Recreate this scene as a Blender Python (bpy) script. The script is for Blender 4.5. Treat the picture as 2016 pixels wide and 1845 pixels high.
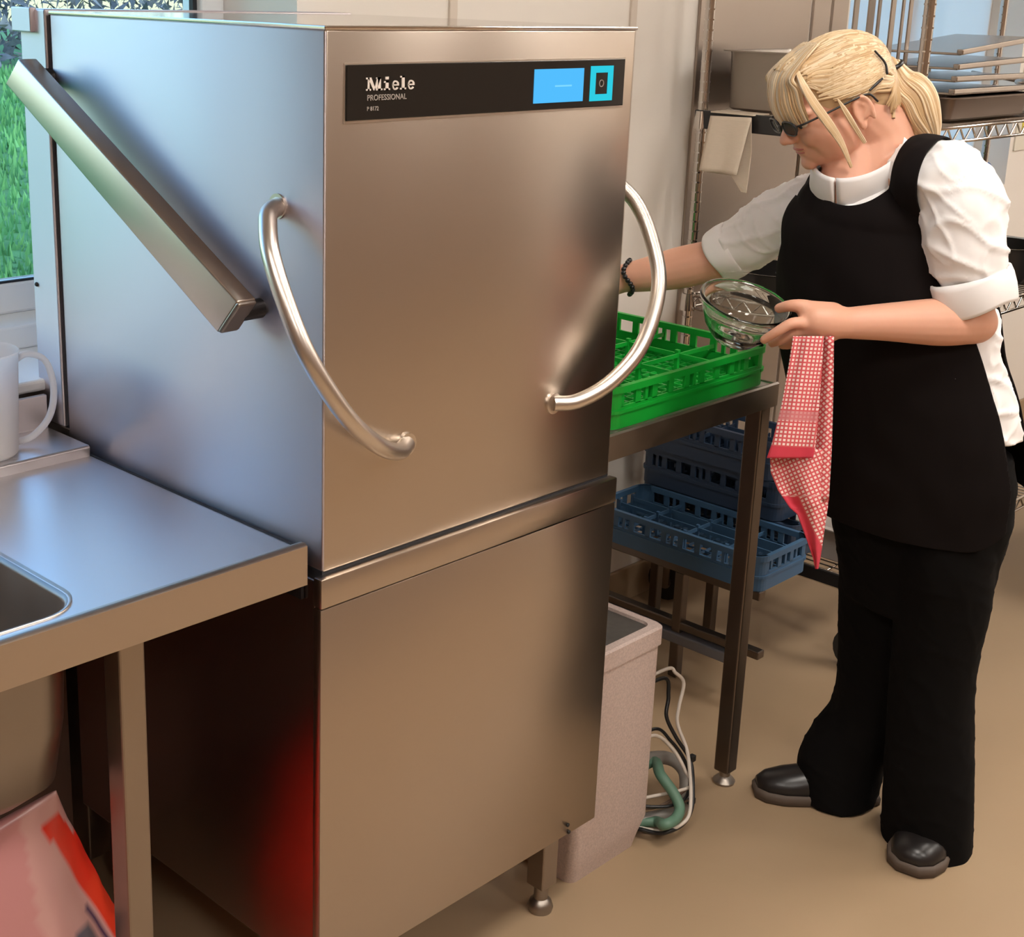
import bpy, bmesh, math, random
import numpy as np
from mathutils import Vector, Matrix, noise
random.seed(7); rng = np.random.default_rng(7)
S = bpy.context.scene; COL = S.collection; PI = math.pi
for o in list(bpy.data.objects): bpy.data.objects.remove(o)

# ------------------------------------------------------------------ camera
F_PX, CX, CY = 2779.245, 857.062, 776.324
YAW, PIT, ROL = .79397, .27738, .02708
O = np.array([-1.18636, -1.37464, 1.62227])
fw = np.array([math.sin(YAW)*math.cos(PIT), math.cos(YAW)*math.cos(PIT), -math.sin(PIT)])
R0 = np.array([math.cos(YAW), -math.sin(YAW), 0.]); U0 = np.cross(R0, fw)
CR = R0*math.cos(ROL)+U0*math.sin(ROL); CU = -R0*math.sin(ROL)+U0*math.cos(ROL)
RV = R0.copy(); FV = np.array([math.sin(YAW), math.cos(YAW), 0.]); ZV = np.array([0, 0, 1.])
cam = bpy.data.objects.new('camera', bpy.data.cameras.new('camera')); COL.objects.link(cam)
m = Matrix(((CR[0], CU[0], -fw[0], O[0]), (CR[1], CU[1], -fw[1], O[1]), (CR[2], CU[2], -fw[2], O[2]), (0, 0, 0, 1)))
cam.matrix_world = m
cam.data.sensor_fit = 'HORIZONTAL'; cam.data.sensor_width = 36; cam.data.lens = 36*F_PX/2016
cam.data.shift_x = .5-CX/2016; cam.data.shift_y = (CY-922.5)/2016
cam.data.clip_start = .05; cam.data.clip_end = 200
S.camera = cam
# ------------------------------------------------------------------ world, exposure
S.view_settings.view_transform = 'Standard'; S.view_settings.look = 'None'
S.view_settings.gamma = 1; S.view_settings.use_curve_mapping = False
S.view_settings.exposure = 0.0
W = bpy.data.worlds.new('sky'); S.world = W; W.use_nodes = True
nt = W.node_tree; bg = nt.nodes['Background']
sky = nt.nodes.new('ShaderNodeTexSky'); sky.sky_type = 'NISHITA'; sky.sun_disc = False
sky.sun_elevation = math.radians(38); sky.sun_rotation = math.radians(150); sky.air_density = 1.6; sky.dust_density = 1.0; sky.ozone_density = 2.0
tint = nt.nodes.new('ShaderNodeMix'); tint.data_type = 'RGBA'; tint.blend_type = 'MULTIPLY'; tint.inputs[0].default_value = 1; tint.inputs[7].default_value = (.72, .88, 1.12, 1)
nt.links.new(sky.outputs[0], tint.inputs[6]); nt.links.new(tint.outputs[2], bg.inputs[0]); bg.inputs[1].default_value = .60

# ------------------------------------------------------------------ helpers
def ray(px, py): return fw + CR*(px-CX)/F_PX + CU*(CY-py)/F_PX
def K(px, py, d):
    r = ray(px, py); return O + r*(d/(r@FV))
def at(px, py, ax, v):
    r = ray(px, py); return O + r*((v-O[ax])/r[ax])

MATS = {}; ROT = .25
def mat(name, color, rough=.5, metal=0., **kw):
    if name in MATS: return MATS[name]
    M = bpy.data.materials.new(name); M.use_nodes = True; b = M.node_tree.nodes['Principled BSDF']
    b.inputs['Base Color'].default_value = (*color, 1); b.inputs['Roughness'].default_value = rough; b.inputs['Metallic'].default_value = metal
    for k, v in kw.items():
        b.inputs[k].default_value = v
    MATS[name] = M; return M
def nodes(M): return M.node_tree.nodes, M.node_tree.links, M.node_tree.nodes['Principled BSDF']
def noise_var(M, scale=(1, 1, 1), nscale=10, amt=.15, bump=0., rough_amt=0., detail=4, coord='Object'):
    n, l, b = nodes(M)
    tc = n.new('ShaderNodeTexCoord'); mp = n.new('ShaderNodeMapping'); mp.inputs['Scale'].default_value = scale
    nz = n.new('ShaderNodeTexNoise'); nz.inputs['Scale'].default_value = nscale; nz.inputs['Detail'].default_value = detail
    l.new(tc.outputs[coord], mp.inputs[0]); l.new(mp.outputs[0], nz.inputs['Vector'])
    if amt:
        c = b.inputs['Base Color'].default_value[:3]
        mx = n.new('ShaderNodeMix'); mx.data_type = 'RGBA'
        mx.inputs[6].default_value = (*[max(0, x*(1-amt)) for x in c], 1); mx.inputs[7].default_value = (*[min(1, x*(1+amt)) for x in c], 1)
        l.new(nz.outputs['Fac'], mx.inputs[0]); l.new(mx.outputs[2], b.inputs['Base Color'])
    if rough_amt:
        r = b.inputs['Roughness'].default_value
        mr = n.new('ShaderNodeMapRange'); mr.inputs[1].default_value = .3; mr.inputs[2].default_value = .7
        mr.inputs[3].default_value = r-rough_amt; mr.inputs[4].default_value = r+rough_amt
        l.new(nz.outputs['Fac'], mr.inputs[0]); l.new(mr.outputs[0], b.inputs['Roughness'])
    if bump:
        bp = n.new('ShaderNodeBump'); bp.inputs['Strength'].default_value = bump; bp.inputs['Distance'].default_value = .002
        l.new(nz.outputs['Fac'], bp.inputs['Height']); l.new(bp.outputs[0], b.inputs['Normal'])
    return M
def steel(name, color=(.52, .45, .385), rough=.30, aniso=.6, rot=ROT, streak=(3, 3, 160)):
    if name in MATS: return MATS[name]
    M = mat(name, color, rough, 1.)
    n, l, b = nodes(M)
    b.inputs['Anisotropic'].default_value = aniso; b.inputs['Anisotropic Rotation'].default_value = rot
    tg = n.new('ShaderNodeTangent'); tg.direction_type = 'RADIAL'; tg.axis = 'Z'; l.new(tg.outputs[0], b.inputs['Tangent'])
    noise_var(M, streak, 4, .015, bump=.0, rough_amt=.012)
    return M
M_steel = steel('brushed_steel')
M_side = steel('brushed_steel_sidelit', (.60, .545, .565), rough=.45, aniso=.84, rot=ROT)  # same steel as the front, cool tone of the window reflection put into its colour
M_top = mat('worktop_steel', (.74, .72, .73), .36, 1.)
M_dsteel = mat('dull_steel', (.33, .29, .255), .38, 1.); noise_var(M_dsteel, (1, 1, 1), 6, .12, rough_amt=.08)
M_dleg = mat('leg_steel_shaded', (.17, .14, .12), .35, 1.)  # darker copy of the leg steel: shade and dark reflections put into the colour
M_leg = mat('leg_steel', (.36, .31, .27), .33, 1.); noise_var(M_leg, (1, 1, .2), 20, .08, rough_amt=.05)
M_chrome = mat('chrome', (.62, .58, .54), .16, 1.)
M_satin = mat('satin_steel', (.70, .64, .58), .32, 1.)
M_black = mat('black_plastic', (.012, .012, .013), .35)
M_blackg = mat('black_glass', (.012, .011, .010), .12)
M_white = mat('white_frame', (.80, .80, .80), .4)
M_wall = mat('wall_cladding', (.80, .75, .69), .32); noise_var(M_wall, nscale=2, amt=.03)
M_wallf = mat('wall_paint_tan', (.17, .10, .058), .7); noise_var(M_wallf, nscale=2, amt=.05)
M_seal = mat('joint_strip', (.66, .58, .50), .5)
M_ceil = mat('ceiling_tile', (.58, .53, .47), .8)
M_gasket = mat('dark_gap', (.012, .013, .018), .6)

def newobj(name, me, M=None, parent=None, smooth=False):
    o = bpy.data.objects.new(name, me); COL.objects.link(o)
    if M is not None and not me.materials: me.materials.append(M)
    if smooth:
        me.polygons.foreach_set('use_smooth', [True]*len(me.polygons))
    if parent is not None:
        o.parent = parent; o.matrix_parent_inverse = parent.matrix_basis.inverted()
    return o
def tag(o, label=None, cat=None, group=None, kind=None):
    if label: o['label'] = label
    if cat: o['category'] = cat
    if group: o['group'] = group
    if kind: o['kind'] = kind
    return o
def empty(name, loc, label, cat, group=None):
    o = bpy.data.objects.new(name, None); COL.objects.link(o); o.location = loc; o.empty_display_size = .1
    return tag(o, label, cat, group)

class MB:
    """collects closed pieces into one mesh (world coordinates)"""
    def __init__(s): s.v = []; s.f = []
    def add(s, v, f):
        b = len(s.v); s.v += [tuple(map(float, x)) for x in v]; s.f += [tuple(i+b for i in q) for q in f]; return s
    def box(s, x0, x1, y0, y1, z0, z1):
        v = [(x, y, z) for x in (x0, x1) for y in (y0, y1) for z in (z0, z1)]
        return s.add(v, [(0, 1, 3, 2), (4, 6, 7, 5), (0, 4, 5, 1), (2, 3, 7, 6), (0, 2, 6, 4), (1, 5, 7, 3)])
    def obox(s, c, ax, hs):
        c = np.array(c, float); v = []
        for a in (-1, 1):
            for b in (-1, 1):
                for d in (-1, 1): v.append(c+a*hs[0]*np.array(ax[0])+b*hs[1]*np.array(ax[1])+d*hs[2]*np.array(ax[2]))
        return s.add(v, [(0, 1, 3, 2), (4, 6, 7, 5), (0, 4, 5, 1), (2, 3, 7, 6), (0, 2, 6, 4), (1, 5, 7, 3)])
    def bar(s, a, b, w, h, up=(0, 0, 1)):
        a = np.array(a, float); b = np.array(b, float); t = b-a; L = np.linalg.norm(t); t /= L
        u = np.array(up, float); u = u-t*(u@t)
        if np.linalg.norm(u) < 1e-3: u = np.array([1., 0, 0])-t*t[0]
        u /= np.linalg.norm(u); s2 = np.cross(t, u)
        return s.obox((a+b)/2, (t, s2, u), (L/2, w/2, h/2))
    def tube(s, pts, r, seg=10, caps=True, flat=None):
        pts = [np.array(p, float) for p in pts]; n = len(pts)
        rr = [r]*n if np.isscalar(r) else list(r)
        t = [pts[min(i+1, n-1)]-pts[max(i-1, 0)] for i in range(n)]; t = [x/(np.linalg.norm(x)+1e-12) for x in t]
        u = np.cross(t[0], [0, 0, 1.]);
        if np.linalg.norm(u) < .05: u = np.cross(t[0], [1., 0, 0])
        u /= np.linalg.norm(u); v = []; f = []
        for i in range(n):
            u = u-t[i]*(u@t[i]); u /= np.linalg.norm(u); w = np.cross(t[i], u)
            for k in range(seg):
                a = 2*PI*k/seg; v.append(pts[i]+rr[i]*(math.cos(a)*u+math.sin(a)*w*(1 if flat is None else flat)))
        for i in range(n-1):
            for k in range(seg):
                k2 = (k+1) % seg; f.append((i*seg+k, i*seg+k2, (i+1)*seg+k2, (i+1)*seg+k))
        if caps:
            f.append(tuple(range(seg))[::-1]); f.append(tuple((n-1)*seg+k for k in range(seg)))
        return s.add(v, f)
    def ell(s, c, ax, rad, nu=20, nv=12):
        c = np.array(c, float); ax = [np.array(a, float) for a in ax]; v = []; f = []
        v.append(c+ax[2]*rad[2])
        for j in range(1, nv):
            th = PI*j/nv
            for i in range(nu):
                ph = 2*PI*i/nu
                v.append(c+ax[0]*rad[0]*math.sin(th)*math.cos(ph)+ax[1]*rad[1]*math.sin(th)*math.sin(ph)+ax[2]*rad[2]*math.cos(th))
        v.append(c-ax[2]*rad[2])
        for i in range(nu):
            i2 = (i+1) % nu; f.append((0, 1+i, 1+i2)); e = 1+(nv-2)*nu; f.append((len(v)-1, e+i2, e+i))
            for j in range(nv-2): f.append((1+j*nu+i, 1+(j+1)*nu+i, 1+(j+1)*nu+i2, 1+j*nu+i2))
        return s.add(v, f)
    def sph(s, c, r, **k): return s.ell(c, ((1, 0, 0), (0, 1, 0), (0, 0, 1)), (r, r, r), **k)
    def cap(s, pts, rr, seg=16, sub=6):
        """smooth tapered limb with round ends"""
        pts = spline(pts, sub); rr = [float(x[0]) for x in spline([[r] for r in rr], sub)]
        a, b = pts[0], pts[-1]; ta = pts[0]-pts[1]; ta /= np.linalg.norm(ta); tb = pts[-1]-pts[-2]; tb /= np.linalg.norm(tb)
        P = []; Q = []
        for k in range(5):
            g = PI/2*(1-k/5) ; P.append(a+ta*rr[0]*math.sin(g)); Q.append(max(rr[0]*math.cos(g), 1e-4))
        P += list(pts); Q += rr
        for k in range(1, 6):
            g = PI/2*k/5; P.append(b+tb*rr[-1]*math.sin(g)); Q.append(max(rr[-1]*math.cos(g), 1e-4))
        return s.tube(P, Q, seg)
    def loft(s, rings, caps=True):
        n = len(rings[0]); v = [p for r in rings for p in r]; f = []
        for i in range(len(rings)-1):
            for k in range(n):
                k2 = (k+1) % n; f.append((i*n+k, i*n+k2, (i+1)*n+k2, (i+1)*n+k))
        if caps: f.append(tuple(range(n))[::-1]); f.append(tuple((len(rings)-1)*n+k for k in range(n)))
        return s.add(v, f)
    def rev(s, c, ax, prof, seg=40):
        """revolve profile [(r, h)] about ax[2]; closed loop of profile"""
        c = np.array(c, float); ax = [np.array(a, float) for a in ax]; n = len(prof); v = []; f = []
        for k in range(seg):
            a = 2*PI*k/seg
            for r, h in prof: v.append(c+r*(math.cos(a)*ax[0]+math.sin(a)*ax[1])+h*ax[2])
        for k in range(seg):
            k2 = (k+1) % seg
            for i in range(n):
                i2 = (i+1) % n; f.append((k*n+i, k2*n+i, k2*n+i2, k*n+i2))
        return s.add(v, f)
    def mesh(s, name='m', fix=True):
        me = bpy.data.meshes.new(name); me.from_pydata(s.v, [], s.f)
        if fix:
            bm = bmesh.new(); bm.from_mesh(me); bmesh.ops.remove_doubles(bm, verts=bm.verts, dist=1e-6) if len(s.v) < 20000 else None
            bmesh.ops.recalc_face_normals(bm, faces=bm.faces); bm.to_mesh(me); bm.free()
        me.update(); return me
    def build(s, name, M, parent=None, smooth=False, bevel=0, seg=2, auto=False):
        me = s.mesh(name)
        if bevel:
            bm = bmesh.new(); bm.from_mesh(me)
            es = [e for e in bm.edges if len(e.link_faces) == 2 and e.calc_face_angle(0) > .5]
            bmesh.ops.bevel(bm, geom=es, offset=bevel, segments=seg, profile=.5, affect='EDGES', clamp_overlap=True)
            bm.to_mesh(me); bm.free()
        o = newobj(name, me, M, parent, smooth or auto)
        if auto or (bevel and smooth):
            me.set_sharp_from_angle(angle=math.radians(40))
        return o
def spline(pts, sub=6):
    P = [np.array(p, float) for p in pts]
    if len(P) < 3: return [P[0]+(P[-1]-P[0])*i/sub for i in range(sub+1)]
    Q = [2*P[0]-P[1]]+P+[2*P[-1]-P[-2]]; out = []
    for i in range(1, len(Q)-2):
        a, b, c, d = Q[i-1:i+3]
        for k in range(sub):
            t = k/sub; out.append(.5*((2*b)+(-a+c)*t+(2*a-5*b+4*c-d)*t*t+(-a+3*b-3*c+d)*t**3))
    out.append(P[-1]); return out
def struct(o, label=None): o['kind'] = 'structure'; return o
def remesh(mb, vox, smooth=4, factor=.5):
    me = mb.mesh('tmp'); o = bpy.data.objects.new('tmp', me); COL.objects.link(o)
    r = o.modifiers.new('r', 'REMESH'); r.mode = 'VOXEL'; r.voxel_size = vox
    if smooth: s = o.modifiers.new('s', 'SMOOTH'); s.iterations = smooth; s.factor = factor
    dg = bpy.context.evaluated_depsgraph_get(); out = bpy.data.meshes.new_from_object(o.evaluated_get(dg))
    bpy.data.objects.remove(o); bpy.data.meshes.remove(me)
    out.materials.clear(); return out
def vn(me):
    n = len(me.vertices); v = np.empty(n*3, np.float32); me.vertices.foreach_get('co', v)
    nr = np.empty(n*3, np.float32); me.vertices.foreach_get('normal', nr) if False else me.vertex_normals.foreach_get('vector', nr)
    return v.reshape(-1, 3).astype(float), nr.reshape(-1, 3).astype(float)
def setv(me, v): me.vertices.foreach_set('co', v.astype(np.float32).ravel()); me.update()
def tris(me):
    me.calc_loop_triangles(); t = np.empty(len(me.loop_triangles)*3, np.int32); me.loop_triangles.foreach_get('vertices', t); return t.reshape(-1, 3)
def clip(v, t, s):
    """keep the part of a triangle mesh where s>0, cut exactly on s=0"""
    v = [tuple(x) for x in v]; s = list(s); cache = {}; out = []
    def cut(i, j):
        k = (min(i, j), max(i, j))
        if k not in cache:
            a = s[i]/(s[i]-s[j]); v.append(tuple(v[i][c]+(v[j][c]-v[i][c])*a for c in range(3))); cache[k] = len(v)-1
        return cache[k]
    for a, b, c in t.tolist():
        p = [s[a] > 0, s[b] > 0, s[c] > 0]; n = sum(p)
        if n == 3: out.append((a, b, c))
        elif n == 1:
            while not p[0]: a, b, c = b, c, a; p = p[1:]+p[:1]
            out.append((a, cut(a, b), cut(a, c)))
        elif n == 2:
            while p[0]: a, b, c = b, c, a; p = p[1:]+p[:1]
            out.append((cut(a, b), b, c, cut(a, c)))
    used = sorted({i for f in out for i in f}); mp = {u: k for k, u in enumerate(used)}
    me = bpy.data.meshes.new('clip'); me.from_pydata([v[u] for u in used], [], [tuple(mp[i] for i in f) for f in out]); me.update()
    return me
def solid(o, th, off=-1.):
    m = o.modifiers.new('solid', 'SOLIDIFY'); m.thickness = th; m.offset = off; return o

# ------------------------------------------------------------------ room
XL, XR, YF, YB, ZC = -2.7, 5.2, -3.6, .80, 2.75
M_floor = mat('vinyl_floor', (.35, .245, .15), .42); noise_var(M_floor, nscale=3, amt=.10, rough_amt=.06)
n_, l_, b_ = nodes(M_floor)
struct(MB().box(XL, XR, YF, YB+.3, -.05, 0).build('floor', M_floor))
struct(MB().box(XL, XR, YF, YB+.3, ZC, ZC+.05).build('ceiling', M_ceil))
# back wall with two window openings
W1 = (-2.2, .618, .97, 2.3); W2 = (2.72, 3.97, 1.0, 2.3)
TH = .30
wb = MB()
wb.box(XL, W1[0], YB, YB+TH, 0, ZC); wb.box(W1[1], W2[0], YB, YB+TH, 0, ZC); wb.box(W2[1], XR, YB, YB+TH, 0, ZC)
for w in (W1, W2): wb.box(w[0], w[1], YB, YB+TH, 0, w[2]); wb.box(w[0], w[1], YB, YB+TH, w[3], ZC)
wall_back = struct(wb.build('wall_back', M_wall))
struct(MB().box(XL-.05, XL, YF, YB+TH, 0, ZC).build('wall_left', M_wallf))
struct(MB().box(XR, XR+.05, YF, YB+TH, 0, ZC).build('wall_right', M_wall))
struct(MB().box(XL, XR, YF-.05, YF, 0, ZC).build('wall_front', M_wallf))
for i, x in enumerate((1.045, 1.675)):
    struct(MB().box(x-.012, x+.012, YB-.006, YB+.001, 0, ZC).build('trim_%d' % (i+1), M_seal, bevel=.002))
struct(MB().box(W1[1], XR, YB-.012, YB, 0, .10).build('baseboard_back', M_floor, bevel=.004))
# window 1
M_glass = bpy.data.materials.new('window_glass'); M_glass.use_nodes = True
n, l = M_glass.node_tree.nodes, M_glass.node_tree.links; n.remove(n['Principled BSDF'])
tr = n.new('ShaderNodeBsdfTransparent'); tr.inputs[0].default_value = (.93, .98, .96, 1); gl = n.new('ShaderNodeBsdfGlossy'); gl.inputs['Roughness'].default_value = .02
mx = n.new('ShaderNodeMixShader'); fr = n.new('ShaderNodeFresnel'); fr.inputs[0].default_value = 1.25
l.new(fr.outputs[0], mx.inputs[0]); l.new(tr.outputs[0], mx.inputs[1]); l.new(gl.outputs[0], mx.inputs[2]); l.new(mx.outputs[0], n['Material Output'].inputs[0])
def window(name, w, y, frame=.055, mull=()):
    root = bpy.data.objects.new(name, None); COL.objects.link(root); root.location = ((w[0]+w[1])/2, y, w[2]); root['kind'] = 'structure'
    f = MB(); x0, x1, z0, z1 = w
    f.box(x0, x1, y, y+.07, z0, z0+frame); f.box(x0, x1, y, y+.07, z1-frame, z1)
    f.box(x0, x0+frame, y, y+.07, z0+frame, z1-frame); f.box(x1-frame, x1, y, y+.07, z0+frame, z1-frame)
    for q in mull: f.box(q-frame/2, q+frame/2, y, y+.07, z0+frame, z1-frame)
    f.build('window_frame', M_white, root, bevel=.006)
    g = MB(); e = .004
    b_ = z0+frame
    g.box(x0+frame-.012, x1-frame+.012, y+.024, y+.031, z0+frame-.012, z0+frame+.004)
    g.box(x0+frame-.012, x1-frame+.012, y+.024, y+.031, z1-frame-.004, z1-frame+.012)
    g.box(x1-frame-.010, x1-frame+.004, y+.018, y+.031, z0+frame, z1-frame)
    g.build('glazing_gasket', M_gasket, root)
    xs = [x0+frame]+[q for q in mull]+[x1-frame]
    for i in range(len(xs)-1):
        a = xs[i]+(frame/2 if i else 0); c = xs[i+1]-(frame/2 if i < len(xs)-2 else 0)
        MB().box(a, c, y+.036, y+.040, z0+frame, z1-frame).build('pane', M_glass, root)
    return root
win1 = window('window_1', (W1[0], W1[1], 1.015, W1[3]), 1.03, mull=(-.75,))
wsb = MB().box(W1[0]+.002, W1[1]-.002, .72, 1.09, .952, .972).build('window_sill', M_white, win1, bevel=.005)
MB().box(W1[0]+.002, W1[1]-.002, .93, 1.10, .972, 1.016).build('window_sill_step', M_white, win1, bevel=.004)
win2 = window('window_2', W2, .93, mull=(3.34,))
M_blind = mat('roller_blind', (.85, .88, .92), .9)
n, l, b = nodes(M_blind); ts = n.new('ShaderNodeBsdfTranslucent'); ts.inputs[0].default_value = (.86, .9, .95, 1)
mx = n.new('ShaderNodeMixShader'); mx.inputs[0].default_value = .7; l.new(b.outputs[0], mx.inputs[1]); l.new(ts.outputs[0], mx.inputs[2]); l.new(mx.outputs[0], n['Material Output'].inputs[0])
MB().box(W2[0]+.06, W2[1]-.06, .91, .912, W2[2]+.07, W2[3]-.01).build('roller_blind', M_blind, win2)
# metal cladding behind the shelving
M_clad = mat('metal_cladding', (.45, .39, .34), .33, .9); noise_var(M_clad, (1, 1, .15), 3, .10, rough_amt=.08)
pan = []
for i, (a, b) in enumerate(((1.95, 2.49), (2.505, 2.60), (2.612, 2.70))):
    MB().box(a, b, YB-.008, YB, .10, 2.3).build('metal_panel', M_clad, wall_back, bevel=.002)

# ceiling lights (panels of LED)
M_led = bpy.data.materials.new('led_panel'); M_led.use_nodes = True
e = M_led.node_tree.nodes.new('ShaderNodeEmission'); e.inputs[0].default_value = (1, .93, .85, 1); e.inputs[1].default_value = 30.
M_led.node_tree.links.new(e.outputs[0], M_led.node_tree.nodes['Material Output'].inputs[0])
k = 0
for x in (-1.5, .5, 2.5, 4.3):
    for y in (-2.7, -1.0):
        r = empty('ceiling_light', (x, y, ZC), 'square ceiling light panel %s of the window wall, %s' % (('nearer to' if y > -2 else 'farther from'), {-1.5: 'over the sink end', .5: 'over the dishwasher side', 2.5: 'over the shelving side', 4.3: 'at the far right end'}[x]), 'ceiling light', 'ceiling light panels')
        q = MB(); q.box(x-.31, x+.31, y-.31, y-.29, ZC-.02, ZC); q.box(x-.31, x+.31, y+.29, y+.31, ZC-.02, ZC); q.box(x-.31, x-.29, y-.29, y+.29, ZC-.02, ZC); q.box(x+.29, x+.31, y-.29, y+.29, ZC-.02, ZC)
        q.build('frame', M_white, r); MB().box(x-.29, x+.29, y-.29, y+.29, ZC-.012, ZC-.004).build('diffuser', M_led, r)

# outside: lawn bank and hedge
M_lawn = mat('lawn', (.09, .22, .06), .9); noise_var(M_lawn, nscale=5, amt=.35, detail=8)
gx = np.linspace(-14, 22, 50); gy = np.concatenate([np.linspace(1.12, 3, 20), np.linspace(3.2, 18, 50)])
def lawn_z(x, y): return -.25+.075*(y-1.1)+.02*math.sin(x*1.3+y)+.02*math.sin(y*2.1)
v = [(x, y, lawn_z(x, y)) for y in gy for x in gx]; f = [(j*50+i, j*50+i+1, (j+1)*50+i+1, (j+1)*50+i) for j in range(len(gy)-1) for i in range(49)]
struct(newobj('ground', MB().add(v, f).mesh('ground'), M_lawn, None, True))
M_blade = mat('grass_blades', (.15, .36, .10), .7); noise_var(M_blade, nscale=1.5, amt=.45)
v = []; f = []
for i in range(26000):
    y = 1.3+11.6*rng.random()**1.3; x = -1.2*.9+ (y-1.1)*.42 + (rng.random()-.5)*(1.6+.55*y)
    z = lawn_z(x, y)-.01; a = rng.random()*PI; w = .006+.0018*y; h = (.03+.05*rng.random())*(1+.05*y); lean = (rng.random(2)-.5)*.05
    b = len(v); v += [(x-w*math.cos(a), y-w*math.sin(a), z), (x+w*math.cos(a), y+w*math.sin(a), z), (x+lean[0], y+lean[1], z+h)]; f.append((b, b+1, b+2))
g = MB(); g.v = v; g.f = f
me = g.mesh('grass', fix=False); tag(newobj('grass', me, M_blade), 'short green grass growing on the lawn bank outside the window', 'grass', kind='stuff')
M_hedge = mat('hedge_leaf', (.16, .16, .17), .8); noise_var(M_hedge, nscale=9, amt=.8)
v = []; f = []
for i in range(9000):
    x = -2+12*rng.random(); y = 13.4+1.2*rng.random(); z = lawn_z(x, y)+1.9*rng.random(); c = np.array([x, y, z]); a = rng.normal(size=3)*.05; q = rng.normal(size=3)*.05
    b = len(v); v += [c-a, c+q, c+a]; f.append((b, b+1, b+2))
g = MB(); g.v = [tuple(x) for x in v]; g.f = f; hd = newobj('hedge', g.mesh('hedge', fix=False), M_hedge)
tag(hd, 'dark bare hedge at the top of the lawn outside the window', 'hedge', kind='stuff')

# ------------------------------------------------------------------ dishwasher
H = 1.575; W = .635; D = .656; ZH = .845; ZB = .185
dw = empty('dishwasher', (W/2, D/2, 0), 'tall stainless steel hood dishwasher with two curved tubular handles and a black control panel', 'dishwasher')
hood = MB().box(0, W, 0, D, ZH, H)
ho = hood.build('hood', M_steel, dw, bevel=.004, seg=3, smooth=True)
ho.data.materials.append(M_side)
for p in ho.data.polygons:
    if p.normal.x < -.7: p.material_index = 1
# top cap with light edge
MB().box(-.002, W+.002, -.002, D, H-.001, H+.004).build('top_cover', mat('polished_steel', (.72, .68, .64), .12, 1.), dw, bevel=.0015)
# lower cabinet
cab = MB().box(-.008, W+.006, .006, D, ZB, ZH-.012); cab.build('cabinet', steel('cabinet_side_steel', (.58, .46, .42), rough=.26, aniso=.5, rot=ROT, streak=(1, 1, 1)), dw, bevel=.003)
MB().box(-.013, W+.010, -.012, .006, .797, ZH-.004).build('fascia_strip', M_steel, dw, bevel=.0025, smooth=True)
MB().box(-.013, W+.010, -.011, .006, ZB, .7955).build('front_panel', M_steel, dw, bevel=.0025, smooth=True)
MB().box(.0, W, .002, D-.01, ZH-.014, ZH+.002).build('hood_seal', M_gasket, dw)
# legs and feet
for x in (.57, .04):
    for y in (.045, D-.06):
        lg = MB().box(x-.02, x+.02, y-.02, y+.02, .055, ZB+.005).build('leg', M_leg, dw, bevel=.003)
        MB().rev((x, y, 0), ((1, 0, 0), (0, 1, 0), (0, 0, 1)), [(0, 0), (.022, 0), (.024, .008), (.02, .02), (.013, .026), (.013, .058), (0, .058)], 20).build('foot', M_dsteel, lg, auto=True)
# two bolts near the lower right corner
for dx in (0, .004):
    MB().ell((.566+dx, -.012, .205-dx*4), ((1, 0, 0), (0, 0, 1), (0, 1, 0)), (.004, .004, .002), nu=10, nv=6).build('bolt', M_black, dw, smooth=True)
# rear column with chamfered top + gap
yc0, yc1 = D+.008, D+.085
col = MB(); ring = lambda z, y1: [(-.004, yc0, z), (W+.004, yc0, z), (W+.004, y1, z), (-.004, y1, z)]
col.loft([ring(.90, yc1), ring(H-.055, yc1), ring(H-.012, yc1-.0), ring(H+.006, yc1-.005)])
col.build('rear_column', M_side, dw, bevel=.003)
MB().box(-.012, .0, yc0+.03, yc1+.012, H-.030, H+.008).build('column_cap', M_side, dw, bevel=.002)
MB().box(.004, W-.004, D-.004, yc0+.004, .88, H-.002).build('column_gap', M_gasket, dw)
MB().ell((-.005, yc1-.012, 1.135), ((0, 1, 0), (0, 0, 1), (1, 0, 0)), (.004, .004, .003), nu=10, nv=6).build('screw', M_black, dw, smooth=True)
MB().box(.002, W-.002, D, D+.075, .06, .898).build('rear_gap_blocker', M_dsteel, dw, bevel=.003)  # added box, blocks the view to the bright wall so the gap stays dark
# lifting arm (box section) on the left side
p0 = np.array([0, .648, 1.508]); p1 = np.array([0, .104, 1.219]); q0 = np.array([0, .692, 1.467]); q1 = np.array([0, .150, 1.168])
arm = MB(); xs = (-.062, -.030)
arm.add([(xs[0], *p0[1:]), (xs[0], *p1[1:]), (xs[0], *q1[1:]), (xs[0], *q0[1:]), (xs[1], *p0[1:]), (xs[1], *p1[1:]), (xs[1], *q1[1:]), (xs[1], *q0[1:])],
        [(0, 1, 2, 3), (7, 6, 5, 4), (0, 4, 5, 1), (1, 5, 6, 2), (2, 6, 7, 3), (3, 7, 4, 0)])
ar = arm.build('lifting_arm', M_steel, dw, bevel=.003, seg=3, smooth=True)
e0 = p1*.985+p0*.015
en = MB(); c = (p1+q1)/2; t = (p1-p0)/np.linalg.norm(p1-p0); nrm = (p1-q1)/np.linalg.norm(p1-q1)
en.obox(np.array([-.046, *c[1:]])+t*.001, (t, nrm, np.array([1., 0, 0])), (.004, .0325, .0162)); en.build('end_cap', M_dsteel, ar, bevel=.004)
for yy, zz in ((.135, 1.197), (.66, 1.478)):
    MB().tube([(-.034, yy, zz), (.001 if yy < .5 else .001, yy, zz)], .014, 18).build('pivot', M_black, ar, auto=True)
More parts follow.
